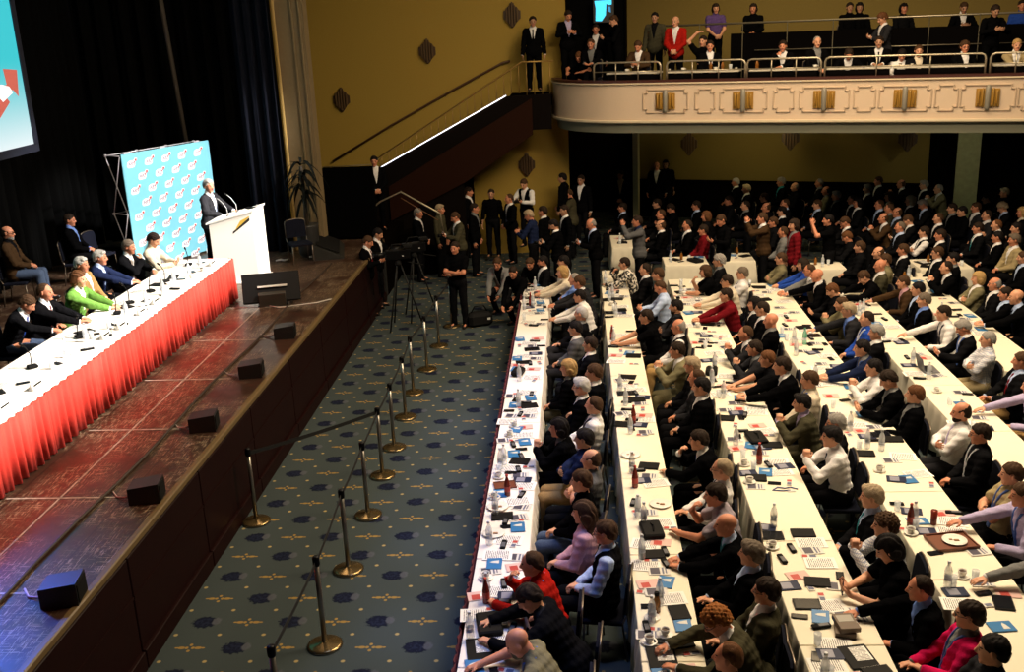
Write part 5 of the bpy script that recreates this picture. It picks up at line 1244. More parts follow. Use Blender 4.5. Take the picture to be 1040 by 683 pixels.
# ------------------------------------------------------------------ audience tables
ROWX = {1: (-1.07, -.57), 2: (.46, .96), 3: (1.80, 2.48), 4: (3.22, 3.93), 5: (4.70, 5.32), 6: (6.06, 6.72)}
ROWN = {1: 'front', 2: 'second', 3: 'third', 4: 'fourth', 5: 'fifth', 6: 'sixth'}
SPAN = {1: (5.6, 20.1), 2: (5.7, 20.0), 3: (5.9, 20.4), 4: (6.9, 19.9), 5: (10.6, 19.0), 6: (14.5, 19.2)}
for rid, (x0, x1) in ROWX.items():
    a, c = SPAN[rid]; n = max(2, round((c-a)/1.83)); L = (c-a)/n
    for k in range(n):
        ya, yb = a+k*L, a+(k+1)*L
        tablet('banquet_table', x0, x1, ya+.01, yb-.01, 0, 'cloth-covered table of the %s row, %s from the near end' % (ROWN[rid], ORD[k]), 'tables of the %s row' % ROWN[rid])
        dz = .0012*(k % 3)
        cloth('tablecloth', x0-.008, x1+.008, ya+.012, yb-.012, .742+dz, (.33 if rid == 1 else .14), whitecloth if rid < 2 else creamcloth, '%s tablecloth on the %s row, %s from the near end' % ('white' if rid < 2 else 'cream', ROWN[rid], ORD[k]), 'tablecloths of the %s row' % ROWN[rid], amp=.024, wl=.24, flare=.03)
drape('table_skirt', [(-1.125, 5.6), (-1.125, 20.1)], .02, .715, mat('skirt_wine', (.07, .004, .008), .85), .014, .15, 'dark red skirt along the aisle side of the front row', 'table skirt', None, 10, .005)
# rear tables, seen in glimpses
for k, (cx, cy, w, d, lb) in enumerate(((7.35, 21.1, 1.0, .9, 'white table with red papers near the pillar'), (5.05, 21.2, .75, .6, 'small white table with bottles behind the fourth row'), (1.1, 24.2, .6, 1.4, 'cluttered table at mid-hall behind the second row'), (2.3, 22.0, .9, .8, 'white table end before the bald pair at mid-hall'), (3.4, 22.2, .7, .8, 'white table beside the standing phone photographer'), (6.4, 20.0, .7, .8, 'rounded white table behind the fifth row'), (9.2, 22.5, .8, .7, 'pale table at the far right of the hall'), (.75, 21.0, .5, .6, 'dark red-skirted table by the second row end'))):
    tablet('rear_table', cx-w/2, cx+w/2, cy-d/2, cy+d/2, 0, lb); cloth('tablecloth', cx-w/2-.008, cx+w/2+.008, cy-d/2-.008, cy+d/2+.008, .742, .1, creamcloth, 'cloth on the '+lb.replace('with red papers ', '').replace('with bottles ', ''), amp=.014, wl=.19)
# chairs under the seated audience
cnt = {}
for o, rid, lk, rz in SEATS:
    k = cnt.get(rid, 0); cnt[rid] = k+1
    if rid == -1: continue
    if rid == 9: chair(o.location, rz, label16('dark chair of the %s' % lk), 'rear seats')
    elif rid == 0: chair(o.location, rz, label16('dark chair of %s' % lk))
    else: chair(o.location, rz, label16('dark banquet chair of the %s, %s row' % (lk, ROWN[rid])))
for k, (px, py, rid) in enumerate(((868, 398, 3), (700, 470, 2), (925, 380, 3))):
    q = at(px, py, .8); chair(({2: 1.50, 3: 2.90}[rid], q.y, 0), RAD(84), 'empty dark chair %s' % ('in the gap of the second row' if rid == 2 else 'draped olive beside the fourth table' if k == 0 else 'behind red-brown hair'))
# ------------------------------------------------------------------ things on the tables
paper = mat('paper_print', (.78, .76, .72), .7); b = NB(paper); x, y, z = b.xyz()
ln = b.math('MULTIPLY', b.step(b.math('FRACT', b.math('MULTIPLY', y, 55)), .45, .1), b.math('GREATER_THAN', b.noise(60, 2), .42)); mg = b.math('MULTIPLY', b.math('LESS_THAN', b.math('ABSOLUTE', x), .085), b.math('LESS_THAN', b.math('ABSOLUTE', y), .12)); b.base(b.mix(b.math('MULTIPLY', ln, mg), (.78, .76, .72), (.12, .11, .12)))
pblue = mat('brochure_blue', (.03, .16, .38), .35); pwhite = mat('paper_white', (.6, .58, .54), .7); pred = mat('leaf_red', (.42, .04, .03), .5); pinkp = mat('paper_pink', (.62, .40, .36), .7)
scrm = mat('phone_glass', (.006, .007, .010), .2, spec=.3); clear = mat('bottle_clear', (.80, .84, .88), .15, alpha=.42, spec=.6); greenb = mat('bottle_green', (.16, .55, .38), .15, alpha=.6); china = mat('china_white', (.75, .72, .66), .25); coffee = mat('coffee', (.04, .015, .006), .3); cola = mat('cola_red', (.16, .02, .012), .2); tealab = mat('drink_amber', (.34, .13, .02), .2, trans=.4); brown = mat('tray_brown', (.14, .035, .012), .45); leather = mat('leather_black', (.006, .0055, .0055), .6, spec=.12)
PROTO = {}
def proto(kind):
    """list of (part name or None, mesh, material)"""
    if kind in PROTO: return PROTO[kind]
    P = []; A = lambda nm, mb, m: P.append((nm, mb.mesh(nm or kind), m))
    if kind == 'agenda_sheet': A(None, MB().box((0, 0, .0012), (.21, .297, .0024)), paper)
    elif kind == 'pink_leaflet': A(None, MB().box((0, 0, .0015), (.15, .21, .003)), pinkp); A('print_block', MB().box((-.02, .03, .0034), (.09, .08, .001)), pred)
    elif kind == 'blue_brochure': A(None, MB().box((0, 0, .004), (.21, .15, .008), bev=.001), pblue); A('cover_print', MB().prism([(.0, -.045, .0082), (.06, -.045, .0082), (.045, .02, .0082), (.025, .05, .0082), (.01, .02, .0082)], None, None, (0, 0, .0008)), pwhite)
    elif kind == 'printed_flyer': A(None, MB().box((0, 0, .0015), (.15, .21, .003)), pwhite); A('picture_block', MB().box((.0, .04, .0034), (.12, .09, .0008)), mat('print_dark', (.05, .045, .07), .5)); A('caption', MB().box((0, -.035, .0034), (.12, .018, .0008)).box((0, -.065, .0034), (.10, .012, .0008)), mat('print_grey', (.10, .11, .18), .6))
    elif kind == 'dark_booklet': A(None, MB().box((0, 0, .004), (.15, .21, .008), bev=.001), mat('booklet_navy', (.012, .018, .05), .45, spec=.2)); A('cover_photo', MB().box((0, .02, .0084), (.11, .10, .0008)), mat('cover_photo', (.22, .22, .28), .5))
    elif kind == 'phone': A(None, MB().box((0, 0, .0045), (.072, .146, .009), bev=.004), blk); A('screen', MB().box((0, 0, .0094), (.064, .13, .0008)), scrm)
    elif kind == 'notebook': A(None, MB().box((0, 0, .008), (.17, .235, .016), bev=.003), leather); A('page_block', MB().box((.003, 0, .008), (.168, .225, .010)), pwhite)
    elif kind == 'folder': A(None, MB().box((0, 0, .006), (.24, .32, .012), bev=.003), leather); A('paper', MB().box((.03, .03, .0128), (.14, .19, .0014)), paper)
    elif kind == 'voting_cards':
        A(None, MB().box((0, 0, .002), (.06, .15, .004)), pwhite); A('red_card', MB().box((0, .045, .0046), (.05, .05, .001)), pred); A('print', MB().box((0, -.03, .0046), (.045, .06, .001)), mat('print_grey', (.10, .11, .18), .6))
    elif kind == 'handset': A(None, MB().box((0, 0, .012), (.055, .17, .024), bev=.008), blk2); A('keypad', MB().box((0, -.02, .0246), (.04, .09, .0015)), mat('key_grey', (.09, .09, .10), .5))
    elif kind in ('water_bottle', 'green_bottle'):
        m = clear if kind == 'water_bottle' else greenb
        A(None, MB().lathe([(.030, 0), (.034, .006), (.034, .07), (.031, .09), (.034, .11), (.034, .155), (.026, .19), (.014, .215), (.0125, .235)], 16), m); A('cap', MB().lathe([(.015, .232), (.0155, .252), (.013, .255)], 12), mat('cap_white', (.6, .62, .66), .4) if kind == 'water_bottle' else mat('cap_green', (.1, .35, .22), .4)); A('label', MB().lathe([(.0346, .072), (.0320, .09), (.0346, .108)], 16, cap=False), mat('label_pale', (.55, .60, .70), .5))
    elif kind == 'cola_bottle': A(None, MB().lathe([(.030, 0), (.033, .006), (.033, .12), (.024, .17), (.014, .205), (.0125, .225)], 16), cola); A('cap', MB().lathe([(.015, .222), (.0155, .242), (.013, .245)], 12), pred); A('label', MB().lathe([(.0336, .05), (.0336, .11)], 16, cap=False), pred)
    elif kind == 'juice_bottle': A(None, MB().lathe([(.028, 0), (.032, .006), (.032, .10), (.02, .14), (.017, .165)], 16), tealab); A('cap', MB().lathe([(.021, .16), (.021, .185), (.018, .188)], 12), blk2)
    elif kind == 'tumbler': A(None, MB().lathe([(.026, 0), (.029, .004), (.034, .11), (.0315, .11), (.027, .008), (.0, .008)], 16, cap=False), clear)
    elif kind == 'coffee_cup': A(None, MB().lathe([(.022, 0), (.026, .004), (.038, .04), (.041, .062), (.038, .062), (.034, .04), (.022, .008), (0, .008)], 18, cap=False), china); A('handle', MB().tube([(.036, 0, .05), (.058, 0, .048), (.058, 0, .026), (.032, 0, .02)], .0045, 6), china); A('coffee_surface', MB().lathe([(.0001, .046), (.0355, .046)], 18, cap=False), coffee)
    elif kind == 'saucer': A(None, MB().lathe([(.03, 0), (.036, .003), (.072, .012), (.070, .015), (.03, .006), (0, .006)], 22, cap=False), china)
    elif kind == 'plate': A(None, MB().lathe([(.055, 0), (.065, .003), (.120, .018), (.117, .022), (.06, .008), (0, .008)], 28, cap=False), china); A('crumbs', MB().box((.02, 0, .012), (.05, .03, .008), bev=.003).box((-.03, .02, .011), (.03, .02, .006), bev=.002), mat('crumb', (.25, .12, .04), .8))
    elif kind == 'book': A(None, MB().box((0, 0, .022), (.17, .24, .044), bev=.002), mat('book_brown', (.10, .06, .035), .5)); A('page_block', MB().box((.004, 0, .022), (.168, .232, .034)), pwhite); A('cover_panel', MB().box((0, .04, .0446), (.13, .10, .0016)), mat('book_panel', (.30, .28, .24), .5))
    elif kind == 'laptop': A(None, MB().box((0, 0, .009), (.33, .23, .018), bev=.004), mat('laptop_grey', (.12, .12, .13), .4)); A('lid', MB().box((0, .128, .115), (.33, .008, .215), Matrix.Rotation(RAD(-14), 3, 'X'), .003), mat('laptop_lid', (.06, .06, .07), .4)); A('screen', MB().box((0, .122, .116), (.31, .003, .19), Matrix.Rotation(RAD(-14), 3, 'X')), mat('laptop_screen', (.2, .2, .2), .4, emit=(.5, .55, .6), es=.5)); A('keyboard', MB().box((0, .03, .0185), (.28, .1, .002)), blk2)
    elif kind == 'tablet_computer': A(None, MB().box((0, 0, .005), (.17, .24, .010), bev=.003), blk); A('screen', MB().box((0, 0, .0104), (.15, .21, .0008)), scrm)
    elif kind == 'handbag': A(None, MB().box((0, 0, .045), (.17, .26, .09), bev=.04), leather); A('handle', MB().tube([(0, -.09, .08), (.03, -.06, .12), (.03, .06, .12), (0, .09, .08)], .010, 6), leather); A('pocket', MB().box((-.083, 0, .045), (.01, .16, .05), bev=.004), blk2)
    elif kind == 'lanyard_strap': A(None, MB().tube([(.14, -.02, .005), (.07, .03, .006), (0, .01, .006), (-.07, .04, .006), (-.14, -.03, .005), (-.06, -.05, .006), (.05, -.045, .006)], .007, 6), mat('strap_blue', (.03, .05, .20), .6)); A('badge', MB().box((.06, -.05, .004), (.09, .06, .003)), pwhite)
    elif kind == 'serving_tray': A(None, MB().box((0, 0, .01), (.42, .32, .02), bev=.006), brown); A('rim', MB().box((0, -.155, .025), (.42, .012, .02)).box((0, .155, .025), (.42, .012, .02)).box((.205, 0, .025), (.012, .3, .02)).box((-.205, 0, .025), (.012, .3, .02)), brown)
    elif kind == 'tall_glass': A(None, MB().lathe([(.028, 0), (.031, .004), (.034, .16), (.0, .16)], 16), cola)
    elif kind == 'small_cup': A(None, MB().lathe([(.02, 0), (.028, .05), (.026, .05), (.0, .04)], 12), mat('cup_paper', (.50, .45, .38), .6)); A('lid', MB().lathe([(.029, .05), (.029, .056), (.0, .058)], 12), blk2)
    elif kind == 'table_microphone': A(None, MB().box((0, 0, .02), (.12, .10, .04), bev=.012), blk2); A('stem', MB().tube([(0, .02, .04), (0, .0, .18), (-.06, -.0, .30)], .007, 6), blk2); A('capsule', MB().cyl((-.055, 0, .29), (-.10, 0, .335), .015, n=8), blk)
    elif kind == 'name_card': A(None, MB().prism([(-.03, -.13, 0), (.03, -.13, 0), (0, -.13, .09)], None, None, (0, .26, 0)), pwhite); A('print_line', MB().box((-.0185, 0, .045), (.001, .18, .02), Matrix.Rotation(RAD(18), 3, 'Y')), blk2)
    elif kind == 'computer_bag': A(None, MB().box((0, 0, .03), (.22, .34, .06), bev=.028), leather); A('strap', MB().tube([(0, -.1, .055), (0.02, 0, .08), (0, .1, .055)], .01, 6), blk2)
    elif kind == 'photo_camera': A(None, MB().box((0, 0, 0), (.13, .06, .09), bev=.012), blk2); A('lens', MB().cyl((0, .02, 0), (0, .12, 0), .034, .038, n=14), blk); A('flash', MB().box((0, 0, .06), (.05, .04, .04), bev=.006), mat('flash_grey', (.12, .12, .13), .4))
    elif kind == 'raised_phone': A(None, MB().box((0, 0, 0), (.075, .009, .15), bev=.004), blk); A('screen', MB().box((0, -.0052, 0), (.066, .001, .135)), mat('lit_screen', (.1, .1, .12), .3, emit=(.5, .55, .65), es=.5))
    PROTO[kind] = P; return P
def item(kind, x, y, z, rz, label, cat, group=None, sc=1.0):
    P = proto(kind); root = None
    for nm, me, m in P:
        if not me.materials: me.materials.append(m)
        if nm is None: root = ob(kind, me, None, (x, y, z)); root.rotation_euler = (0, 0, rz); root.scale = (sc,)*3; tag(root, label, cat, group)
        else: ob(nm, me, root)
    return root
CATS = dict(printed_flyer='flyer', dark_booklet='booklet', agenda_sheet='paper', pink_leaflet='leaflet', blue_brochure='brochure', phone='phone', notebook='notebook', folder='folder', voting_cards='card', handset='device', water_bottle='bottle', green_bottle='bottle', cola_bottle='bottle', juice_bottle='bottle', tumbler='glass', coffee_cup='cup', saucer='saucer', plate='plate', book='book', laptop='laptop', tablet_computer='tablet', handbag='bag', lanyard_strap='lanyard', serving_tray='tray', tall_glass='glass', small_cup='cup', table_microphone='microphone', name_card='name card', computer_bag='bag', photo_camera='camera', raised_phone='phone')
LOOK = dict(printed_flyer='white flyer with dark picture', dark_booklet='dark navy booklet', agenda_sheet='printed white sheet', pink_leaflet='pinkish leaflet', blue_brochure='blue brochure', phone='black phone', notebook='black notebook', folder='black folder with papers', voting_cards='small white and red card', handset='black voting handset', water_bottle='clear water bottle', green_bottle='green water bottle', cola_bottle='red-labelled cola bottle', juice_bottle='amber drink bottle', tumbler='empty glass tumbler', coffee_cup='white coffee cup', saucer='white saucer', plate='white plate with crumbs', tablet_computer='black tablet')
TZ = .7475
occ = {}
def free(rid, x, y, r):
    for a, c, q in occ.get(rid, []):
        if (a-x)**2+(c-y)**2 < (r+q)**2: return False
    occ.setdefault(rid, []).append((x, y, r)); return True
RADI = dict(printed_flyer=.10, dark_booklet=.10, agenda_sheet=.12, pink_leaflet=.10, blue_brochure=.11, phone=.06, notebook=.11, folder=.16, voting_cards=.06, handset=.07, water_bottle=.04, green_bottle=.04, cola_bottle=.04, juice_bottle=.04, tumbler=.04, saucer=.08, plate=.125, tablet_computer=.12)
# pieces singled out by the photograph
SPEC = [('handbag', 1, 508, 381, 'black bag lying on the front row near the blond woman'), ('computer_bag', 1, 497, 637, 'black bag beside the person bent in black, front row'), ('folder', 1, 484, 660, 'open black folder before the bald polo-shirted person'), ('plate', 1, 493, 516, 'white plate with crumbs on the front row, nearer one'), ('plate', 1, 494, 543, 'white plate under clutter on the front row'), ('serving_tray', 1, 507, 494, 'pale wooden tray on the front row with bottles'), ('plate', 2, 640, 463, 'white plate on the second row beside grey papers'), ('cola_bottle', 2, 645, 495, 'red-labelled cola bottle on the second row'), ('computer_bag', 2, 662, 541, 'black oval bag on the second row'), ('notebook', 2, 690, 623, 'large dark notebook on the second row by the cup'), ('folder', 2, 668, 668, 'black folder under the writing person\'s hand'), ('juice_bottle', 2, 667, 622, 'amber drink bottle with black lid on the second row'), ('saucer', 2, 662, 628, 'saucer with a cup on the second row'), ('plate', 2, 674, 513, 'white plate on the second row near striped shirt'), ('handbag', 2, 713, 380, 'black bag on the third table near bare forearms'), ('lanyard_strap', 3, 797, 497, 'blue lanyard lying on the third row'), ('cola_bottle', 3, 771, 471, 'pink cola bottle on the third row'), ('computer_bag', 3, 768, 447, 'black pouch on the third row'), ('book', 3, 858, 641, 'thick book at the bottom of the stack, third row'), ('folder', 3, 872, 668, 'dark folder with red print leaning on the third row'), ('green_bottle', 3, 817, 350, 'green bottle on the fourth table beside papers'), ('laptop', 4, 943, 376, 'open laptop on the fourth row'), ('water_bottle', 4, 895, 458, 'clear water bottle on the fourth row beside cream cloth'), ('tall_glass', 4, 948, 533, 'tall dark red drink on the fourth row'), ('serving_tray', 4, 966, 552, 'brown wooden tray holding a plate, fourth row'), ('blue_brochure', 4, 932, 530, 'blue brochure beside the tall red drink'), ('tablet_computer', 4, 1019, 613, 'black tablet near the pink jacket, fourth row'), ('blue_brochure', 4, 1017, 637, 'large blue brochure stack near the frame edge'), ('saucer', 4, 977, 586, 'saucer with cup on the fourth row'), ('tumbler', 4, 990, 590, 'glass tumbler beside the cup, fourth row'), ('notebook', 4, 846, 378, 'dark notebook on the fourth row near cream shirt')]
def row_at(x):
    return min(ROWX, key=lambda r: abs((ROWX[r][0]+ROWX[r][1])/2-x))
for kind, rid, px, py, lb in SPEC:
    q = at(px, py, TZ); rr = row_at(q.x); x0, x1 = ROWX[rr]; wd = RADI.get(kind, .13)
    q.x = min(max(q.x, x0+min(wd, .2)), x1-min(wd, .2)); free(rr, q.x, q.y, wd)
    if kind == 'serving_tray' and rid == 1: q.x = x0+.17
    root = item(kind, q.x, q.y, TZ, RAD(90) if kind == 'laptop' else RAD(random.uniform(-12, 12)), lb, CATS[kind], None, 1.08 if kind in ('cola_bottle', 'water_bottle', 'green_bottle', 'juice_bottle') else .6 if kind == 'serving_tray' and rid == 1 else 1.0)
    if kind == 'saucer': item('coffee_cup', q.x, q.y, TZ+.007, random.uniform(0, 6), lb.replace('saucer with a cup', 'coffee cup on a saucer').replace('saucer with cup', 'coffee cup on saucer'), 'cup')
    if kind == 'serving_tray' and rid == 4: item('plate', q.x+.03, q.y, TZ+.021, 0, 'white plate on the brown wooden tray, fourth row', 'plate')
    if kind == 'book': item('book', q.x+.01, q.y+.01, TZ+.047, .1, 'thick book on top of the stack, third row', 'book')
KINDS_ = ['phone', 'handset', 'agenda_sheet', 'voting_cards', 'pink_leaflet', 'blue_brochure', 'water_bottle', 'notebook', 'tumbler', 'saucer', 'tablet_computer', 'cola_bottle', 'printed_flyer', 'dark_booklet']
WT = {1: [.6, .6, .8, .8, .3, .6, .4, .25, .2, .2, .2, .05, .75, .4], 2: [.6, .55, .9, .7, .3, .35, .4, .4, .2, .2, .2, .05, .75, .4], 3: [.55, .45, .8, .5, .3, .3, .35, .35, .25, .15, .15, .05, .7, .35], 4: [.5, .35, .8, .4, .3, .25, .3, .3, .25, .1, .1, .05, .6, .3], 5: [.4, .3, .7, .3, .2, .25, .3, .2, .2, .1, .1, .05, .5, .3], 6: [.3, .2, .6, .2, .2, .2, .3, .2, .2, .1, 0, 0, .4, .3]}
random.seed(21)
for o, rid, lk, rz in SEATS:
    if rid not in ROWX: continue
    x0, x1 = ROWX[rid]
    if not (SPAN[rid][0]+.1 < o.location.y < SPAN[rid][1]-.1): continue
    for kd, w in list(zip(KINDS_, WT[rid])):
        if random.random() > w*1.25: continue
        rad = RADI[kd]
        for _ in range(12):
            yy = o.location.y+random.uniform(-.3, .34); lo, hi = x0+min(rad*.8, .17), x1-min(rad*.8, .17)
            xx = random.uniform(lo, hi) if 'bottle' not in kd and kd not in ('tumbler', 'saucer') else random.uniform(x0+.05, x0+.22)
            if rad > .09: xx = random.uniform(lo, hi)-.02
            if free(rid, xx, yy, rad*.62): break
        else: continue
        who = lk.replace(' with ', ' ').split(); lb = label16('%s before %s, %s row' % (LOOK[kd], lk, ROWN[rid]))
        if len(('%s before %s, %s row' % (LOOK[kd], lk, ROWN[rid])).split()) > 16: lb = '%s before %s, %s row' % (LOOK[kd], ' '.join(lk.split()[:7]), ROWN[rid])
        item(kd, xx, yy, TZ+.0006*random.randint(0, 5), RAD(90+random.uniform(-14, 14)) if kd in ('agenda_sheet', 'printed_flyer', 'dark_booklet', 'notebook', 'tablet_computer', 'pink_leaflet', 'blue_brochure') else RAD(random.choice([0, 90])+random.uniform(-15, 15)), lb, CATS[kd], None, 1.05 if 'bottle' in kd else 1.0)
        if kd == 'saucer': item('coffee_cup', xx, yy, TZ+.007, random.uniform(0, 6), lb.replace('white saucer', 'white coffee cup'), 'cup')
# stage table clutter
random.seed(5); PZ = SZ+.757; k_ = 0
pos = [(6.6+i*.62+random.uniform(-.1, .1)) for i in range(18)]
for i, yy in enumerate(pos):
    if yy > 17.4: break
    where = 'on the stage table, %s place from the front' % ORD[i]
    for kd, p_, xr in (('table_microphone', .55, (-6.75, -6.6)), ('agenda_sheet', .9, (-6.9, -6.75)), ('water_bottle', .6, (-6.5, -6.35)), ('phone', .8, (-6.55, -6.4)), ('notebook', .6, (-6.72, -6.6)), ('handset', .5, (-6.32, -6.28)), ('name_card', .55, (-6.3, -6.25)), ('tumbler', .4, (-6.48, -6.38)), ('small_cup', .3, (-6.35, -6.28))):
        if random.random() < p_:
            lk = dict(LOOK, table_microphone='black gooseneck microphone', name_card='white folded name card', small_cup='small lidded cup')[kd]
            dy = {'table_microphone': 0, 'agenda_sheet': .1, 'water_bottle': -.18, 'phone': .15, 'notebook': -.2, 'handset': .12, 'name_card': 0, 'tumbler': -.05, 'small_cup': .22}[kd]
            item(kd, random.uniform(*xr), yy+dy, PZ, RAD(90) if kd == 'agenda_sheet' else RAD(180) if kd == 'name_card' else random.uniform(0, 3), '%s %s' % (lk, where), CATS[kd])
# rear table bits
for k, (x, y, kd, lb) in enumerate(((7.3, 21.0, 'pink_leaflet', 'red papers on the white table near the pillar'), (7.05, 21.2, 'folder', 'dark folder on the white table near the pillar'), (5.0, 21.1, 'water_bottle', 'bottle on the small white table behind the fourth row'), (5.15, 21.25, 'tumbler', 'glass on the small white table behind the fourth row'), (4.9, 21.3, 'juice_bottle', 'amber bottle on the small table behind the fourth row'), (1.05, 24.0, 'notebook', 'dark notebook on the cluttered mid-hall table'), (1.15, 24.4, 'folder', 'folder on the cluttered mid-hall table'), (2.2, 21.9, 'phone', 'phone on the table before the bald pair'), (2.45, 22.1, 'agenda_sheet', 'sheet on the table before the bald pair'), (3.4, 22.1, 'voting_cards', 'red card on the table by the standing photographer'), (.75, 21.0, 'handbag', 'black bag on the small table by the second row end'), (.9, 19.8, 'water_bottle', 'water bottle at the far end of the second row'))):
    item(kd, x, y, TZ, .3*k, lb, CATS[kd])
random.seed(31)
for k, (cx, cy, w, d, lb) in enumerate(((7.35, 21.1, .7, .6, 'white table near the pillar'), (1.1, 24.2, .4, 1.1, 'cluttered mid-hall table'), (2.3, 22.0, .7, .6, 'table end before the bald pair'), (3.4, 22.2, .5, .6, 'table beside the standing phone photographer'), (6.4, 20.0, .5, .6, 'rounded table behind the fifth row'))):
    n_ = 0
    for kd in ('notebook', 'water_bottle', 'juice_bottle', 'blue_brochure', 'computer_bag', 'tumbler', 'pink_leaflet'):
        xx, yy = cx+random.uniform(-w/2, w/2), cy+random.uniform(-d/2, d/2)
        if free(20+k, xx, yy, RADI.get(kd, .13)*.7): item(kd, xx, yy, TZ, random.uniform(0, 3), '%s among the clutter on the %s' % (dict(LOOK, computer_bag='flat black bag')[kd], lb), CATS[kd])
for o, pn, lk in HOLD:
    w_ = lk.split()
    if not (('camera' in w_ and 'television' not in w_ and 'operator' not in w_) or 'photographer' in w_ and pn == 'camera' or pn == 'photo' or 'phone' in w_): continue
    J = skel(pn); A, Bq = J['R'], J['L']; c = (A[2]+Bq[2])/2+(A[3]+Bq[3])*.5*.085
    M = Matrix.Translation(o.location) @ Matrix.Rotation(o.rotation_euler.z, 4, 'Z') @ Matrix.Scale(o.scale.y, 4); q = M @ Vector(c)
    kd = 'photo_camera' if pn == 'camera' else 'raised_phone'
    item(kd, q.x, q.y, q.z, o.rotation_euler.z, label16('%s held by the %s' % ('black camera' if kd == 'photo_camera' else 'phone', lk)), CATS[kd], None, 1.0)
# ------------------------------------------------------------------ people on the balcony
BALC = '''541 22|0|side|short-dark|suit:black,white,black|heavyset person in black suit guarding the stair landing|25.3|2
577 16|1.6|camera|short-dark|suit:black,lavender|dark-suited person standing at the balcony's curved end|0|1
600 45|1.5|table|short-brown|suit:black,grey|person leaning on the balcony rail's curved end|0|1
588 58|1.6|write|short-chestnut|tee:black|person with bare arms bent over the balcony rail|0|1
623 21|1.9|camera|short-brown|jumper:black|person in black leaning forward in profile beneath exit sign|0|0
605 30|2.4|side|short-dark|suit:black,white|shadowy person with white badge near the exit sign|0|1
648 47|.95|phone|short-brown|suit:brown,white|person in brown jacket seated at the balcony rail|0|1
665 18|2.4|side|short-black|suit:darkolive,dark|dark-haired person in olive jacket standing on balcony|0|2
686 22|1.7|stand|fringe-greyblond|suit:red,white|bald person in bright red jacket on the balcony|0|0
727 9|4.0|stand|bob-dark|tee:purple|person in purple top standing behind the tier rail|0|0
714 42|1.35|armup|short-dark|tee:black|person on balcony raising an arm to head|0|0
721 47|.95|lap|short-dark|suit:black,white|dark-suited person with lanyard beneath the purple top|0|1
765 9|4.4|lap|bob-dark|jumper:black|dark-haired person alone in the upper tier|0|1
795 47|.95|chin|short-dark|suit:black,white|person resting hand on face at the balcony rail|0|1
830 43|1.0|lap|thin-grey|suit:black,grey|thin grey-haired person at the balcony rail|0|0
862 55|.95|write|short-dark|suit:black,white|person bent writing at the balcony rail|0|1
893 43|1.0|table|short-dark|suit:black,white,black|dark-haired person in black tie at the balcony rail|0|2
896 19|2.2|camera|curly-chestnut|suit:charcoal,white|chestnut-haired person standing in aisle of the balcony|0|0
863 8|4.4|lap|short-dark|jumper:black|person seated left of a pair in the upper tier|0|2
873 8|4.55|lap|bob-black|jumper:black|person seated right of a pair in the upper tier|0|2
918 9|4.4|lap|bob-black|jumper:dark|black-haired person in the upper tier right of a pair|0|1
916 56|1.0|phone|short-black|shirt:white|person in white shirt with crossed arms at balcony rail|0|1
933 52|1.0|lap|short-brown|suit:dark,cream|small pale-fronted person at the balcony rail|0|0
980 48|.95|lap|curly-brown|suit:black,white|curly-haired person with glasses at the balcony rail|0|1
979 8|4.1|camera|short-brown|suit:black,white|person with papers standing by the upper tier doorway|0|2
1011 11|2.3|camera|short-dark|jumper:black|broad camera operator in black standing on the balcony|0|2
1033 46|.95|table|short-blond|suit:khaki,white|fair person in khaki at the balcony's right end|0|0
1038 6|4.1|side|short-dark|shirt:royal|person in blue shirt at the top right frame edge|0|1'''
for ln in BALC.split('\n'):
    p = ln.split('|'); px, py = map(float, p[0].split()); J = skel(p[2])
    if p[6] != '0': h = aty(px, py, 25.95)
    else: h = atpl(px, py, B0-nv*float(p[1]), nv)
    rz = math.pi+ang+RAD(random.uniform(-5, 35)) if p[6] == '0' else math.pi
    if 'profile' in p[5] or 'aisle' in p[5]: rz = math.pi/2+.2
    off = Matrix.Rotation(rz, 3, 'Z') @ Vector(J['head']); fl = h.z-J['head'][2]
    o = person((h.x-off.x, h.y-off.y, fl), rz, p[2], p[5], hair=p[3], top=p[4], leg='black', extra='gl' if 'glasses' in p[5] else 'lanwhite' if 'lanyard' in p[5] else '', skin=int(p[7]))
    if J['head'][2] < 1.4 and float(p[1]) < 1.5: chair((o.location.x, o.location.y, fl), rz, label16('dark balcony chair of the %s' % p[5]))
    elif J['head'][2] < 1.4: chair((o.location.x, o.location.y, fl), rz, label16('dark upper tier chair of the %s' % p[5]))
random.seed(11)
for k, (px, kd) in enumerate(((680, 'small_cup'), (694, 'coffee_cup'), (722, 'juice_bottle'), (727, 'coffee_cup'), (734, 'juice_bottle'), (742, 'tumbler'), (748, 'small_cup'), (769, 'juice_bottle'), (828, 'coffee_cup'), (914, 'small_cup'), (926, 'small_cup'), (637, 'coffee_cup'), (655, 'agenda_sheet'), (880, 'agenda_sheet'), (1018, 'agenda_sheet'))):
    s0 = bal_s(px, 70, .45)[0]; q = bal(s0, .42, 4.6)
    item(kd, q.x, q.y, 4.598, 0, '%s on the balcony desks, %s of the row' % (dict(LOOK, small_cup='small lidded cup')[kd], ORD[k]), CATS[kd], None, 1.15)
# ------------------------------------------------------------------ lights
def lamp(kind, loc, target, energy, col, size=1.0, spot=60, blend=.4):
    l = bpy.data.lights.new('hall_light', kind); l.energy = energy; l.color = col
    if kind == 'AREA': l.size = size
    else: l.shadow_soft_size = size
    if kind == 'SPOT': l.spot_size = RAD(spot); l.spot_blend = blend
    o = bpy.data.objects.new('hall_light', l); C.objects.link(o); o.location = loc
    if target is not None: o.rotation_euler = (Vector(target)-Vector(loc)).to_track_quat('-Z', 'Y').to_euler()
    return o
w = bpy.data.worlds.new('hall_dark'); bpy.context.scene.world = w; w.use_nodes = True
w.node_tree.nodes['Background'].inputs[0].default_value = (.004, .0035, .003, 1); w.node_tree.nodes['Background'].inputs[1].default_value = .3
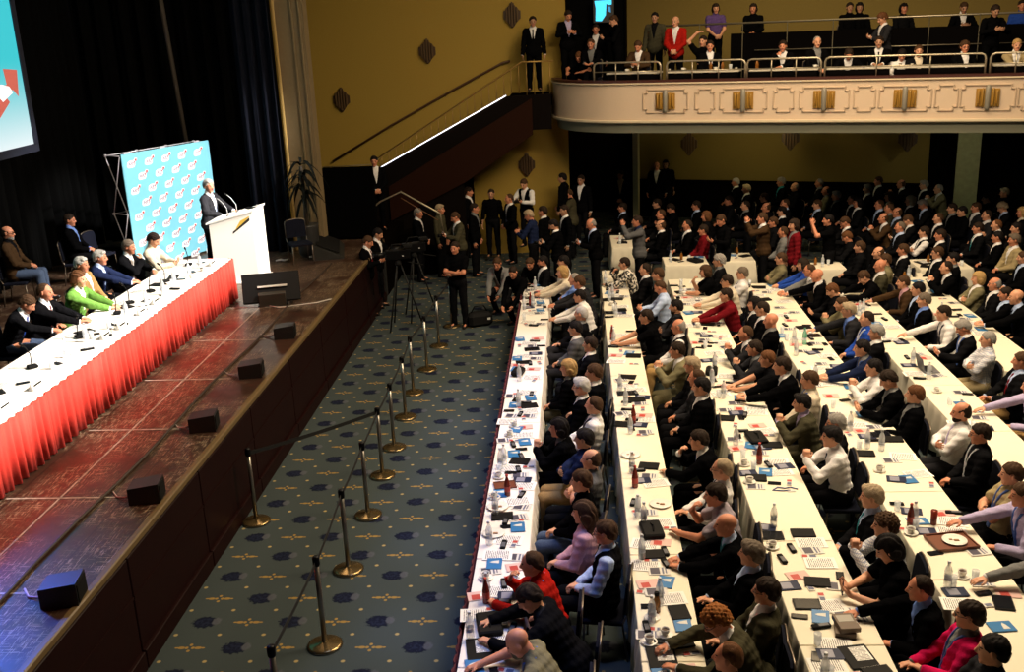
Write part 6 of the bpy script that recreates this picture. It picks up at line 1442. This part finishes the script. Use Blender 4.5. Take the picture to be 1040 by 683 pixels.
# front-of-house stage spots (bright, white), aimed at the panel table, lectern and backdrop, then added spots
for k in range(7):
    y = 7.4+k*1.9; lamp('SPOT', (3.0, y-1.0, 10.5), (-6.85, y, 2.0), 17000, (1, .95, .88), .2, 14.5, .8)
lamp('SPOT', (2.0, 17, 10.5), (-8.3, 20.9, 2.6), 15000, (1, .97, .93), .2, 17, .5)
lamp('SPOT', (2.5, 16, 10.5), (-6.6, 19.0, 2.3), 9000, (1, .95, .88), .2, 14, .6)
lamp('SPOT', (-10.2, 12.2, 6.6), (-5.0, 7.4, 1.3), 30000, (.05, .17, 1), .8, 36, .9)  # added blue spot upstage, gives the near boards their blue sheen
lamp('SPOT', (-10.3, 16.0, 6.6), (-5.4, 10.2, 1.3), 3000, (1, .22, .22), .8, 30, .9)  # added red spot, stands in for the skirt's bounce on the boards
lamp('SPOT', (1.0, 15, 10.5), (-10.2, 18.5, 2.3), 7000, (1, .95, .88), .2, 15, .8)  # added spot, brightens the seated person upstage
lamp('SPOT', (0, 7, 10.5), (-6.5, 18.6, 2.2), 9000, (1, .96, .90), .2, 9, .7)  # added spot from the hall side, whitens the lectern's near face
# hall lighting
lamp('AREA', (3.4, 18.2, 10.5), (3.0, 17.6, 0), 520, (1, .78, .52), 2.5)  # extra overhead lamp, added to brighten the rear rows
lamp('AREA', (2.4, 12, 10.5), (1.6, 11.8, 0), 880, (1, .79, .55), 3.0)
lamp('AREA', (6.0, 12, 10.5), (4.6, 11.8, 0), 920, (1, .80, .52), 3.0)
lamp('AREA', (-4.5, 15, 9.0), (1.5, 11, 1.0), 170, (1, .72, .50), 3.0)
for k in range(6): lamp('SPOT', (-.9, 6.4+k*1.8, 10.2), (-.95, 6.4+k*1.8, 0), 1150, (.32, .46, 1), .3, 20.5, .3)
lamp('AREA', (5, 19.5, 9), (6, 20, 0), 240, (1, .72, .40), 3)
lamp('SPOT', (3, 14, 9.5), (5, 23.2, 4.0), 680, (1, .80, .58), .4, 55, .6)
lamp('SPOT', (-3, 18, 9.5), (-3.2, 26.6, 4.8), 210, (1, .78, .36), .4, 60, .8)
lamp('AREA', (4.5, 26.5, 8.2), (4.5, 29, 6.0), 40, (1, .78, .38), 3)
lamp('AREA', (4.5, 27.6, 3.2), (5, 31, .8), 26, (1, .80, .38), 1.5)
lamp('SPOT', (8.6, 24.3, 3.25), (9.9, 27.3, 1.9), 60, (1, .92, .6), .1, 60, .6)  # added lamp beneath the balcony, brightens the square column
vs = bpy.context.scene.view_settings; vs.view_transform = 'Standard'; vs.look = 'None'; vs.exposure = 0.0; vs.gamma = 1.0; vs.use_curve_mapping = False
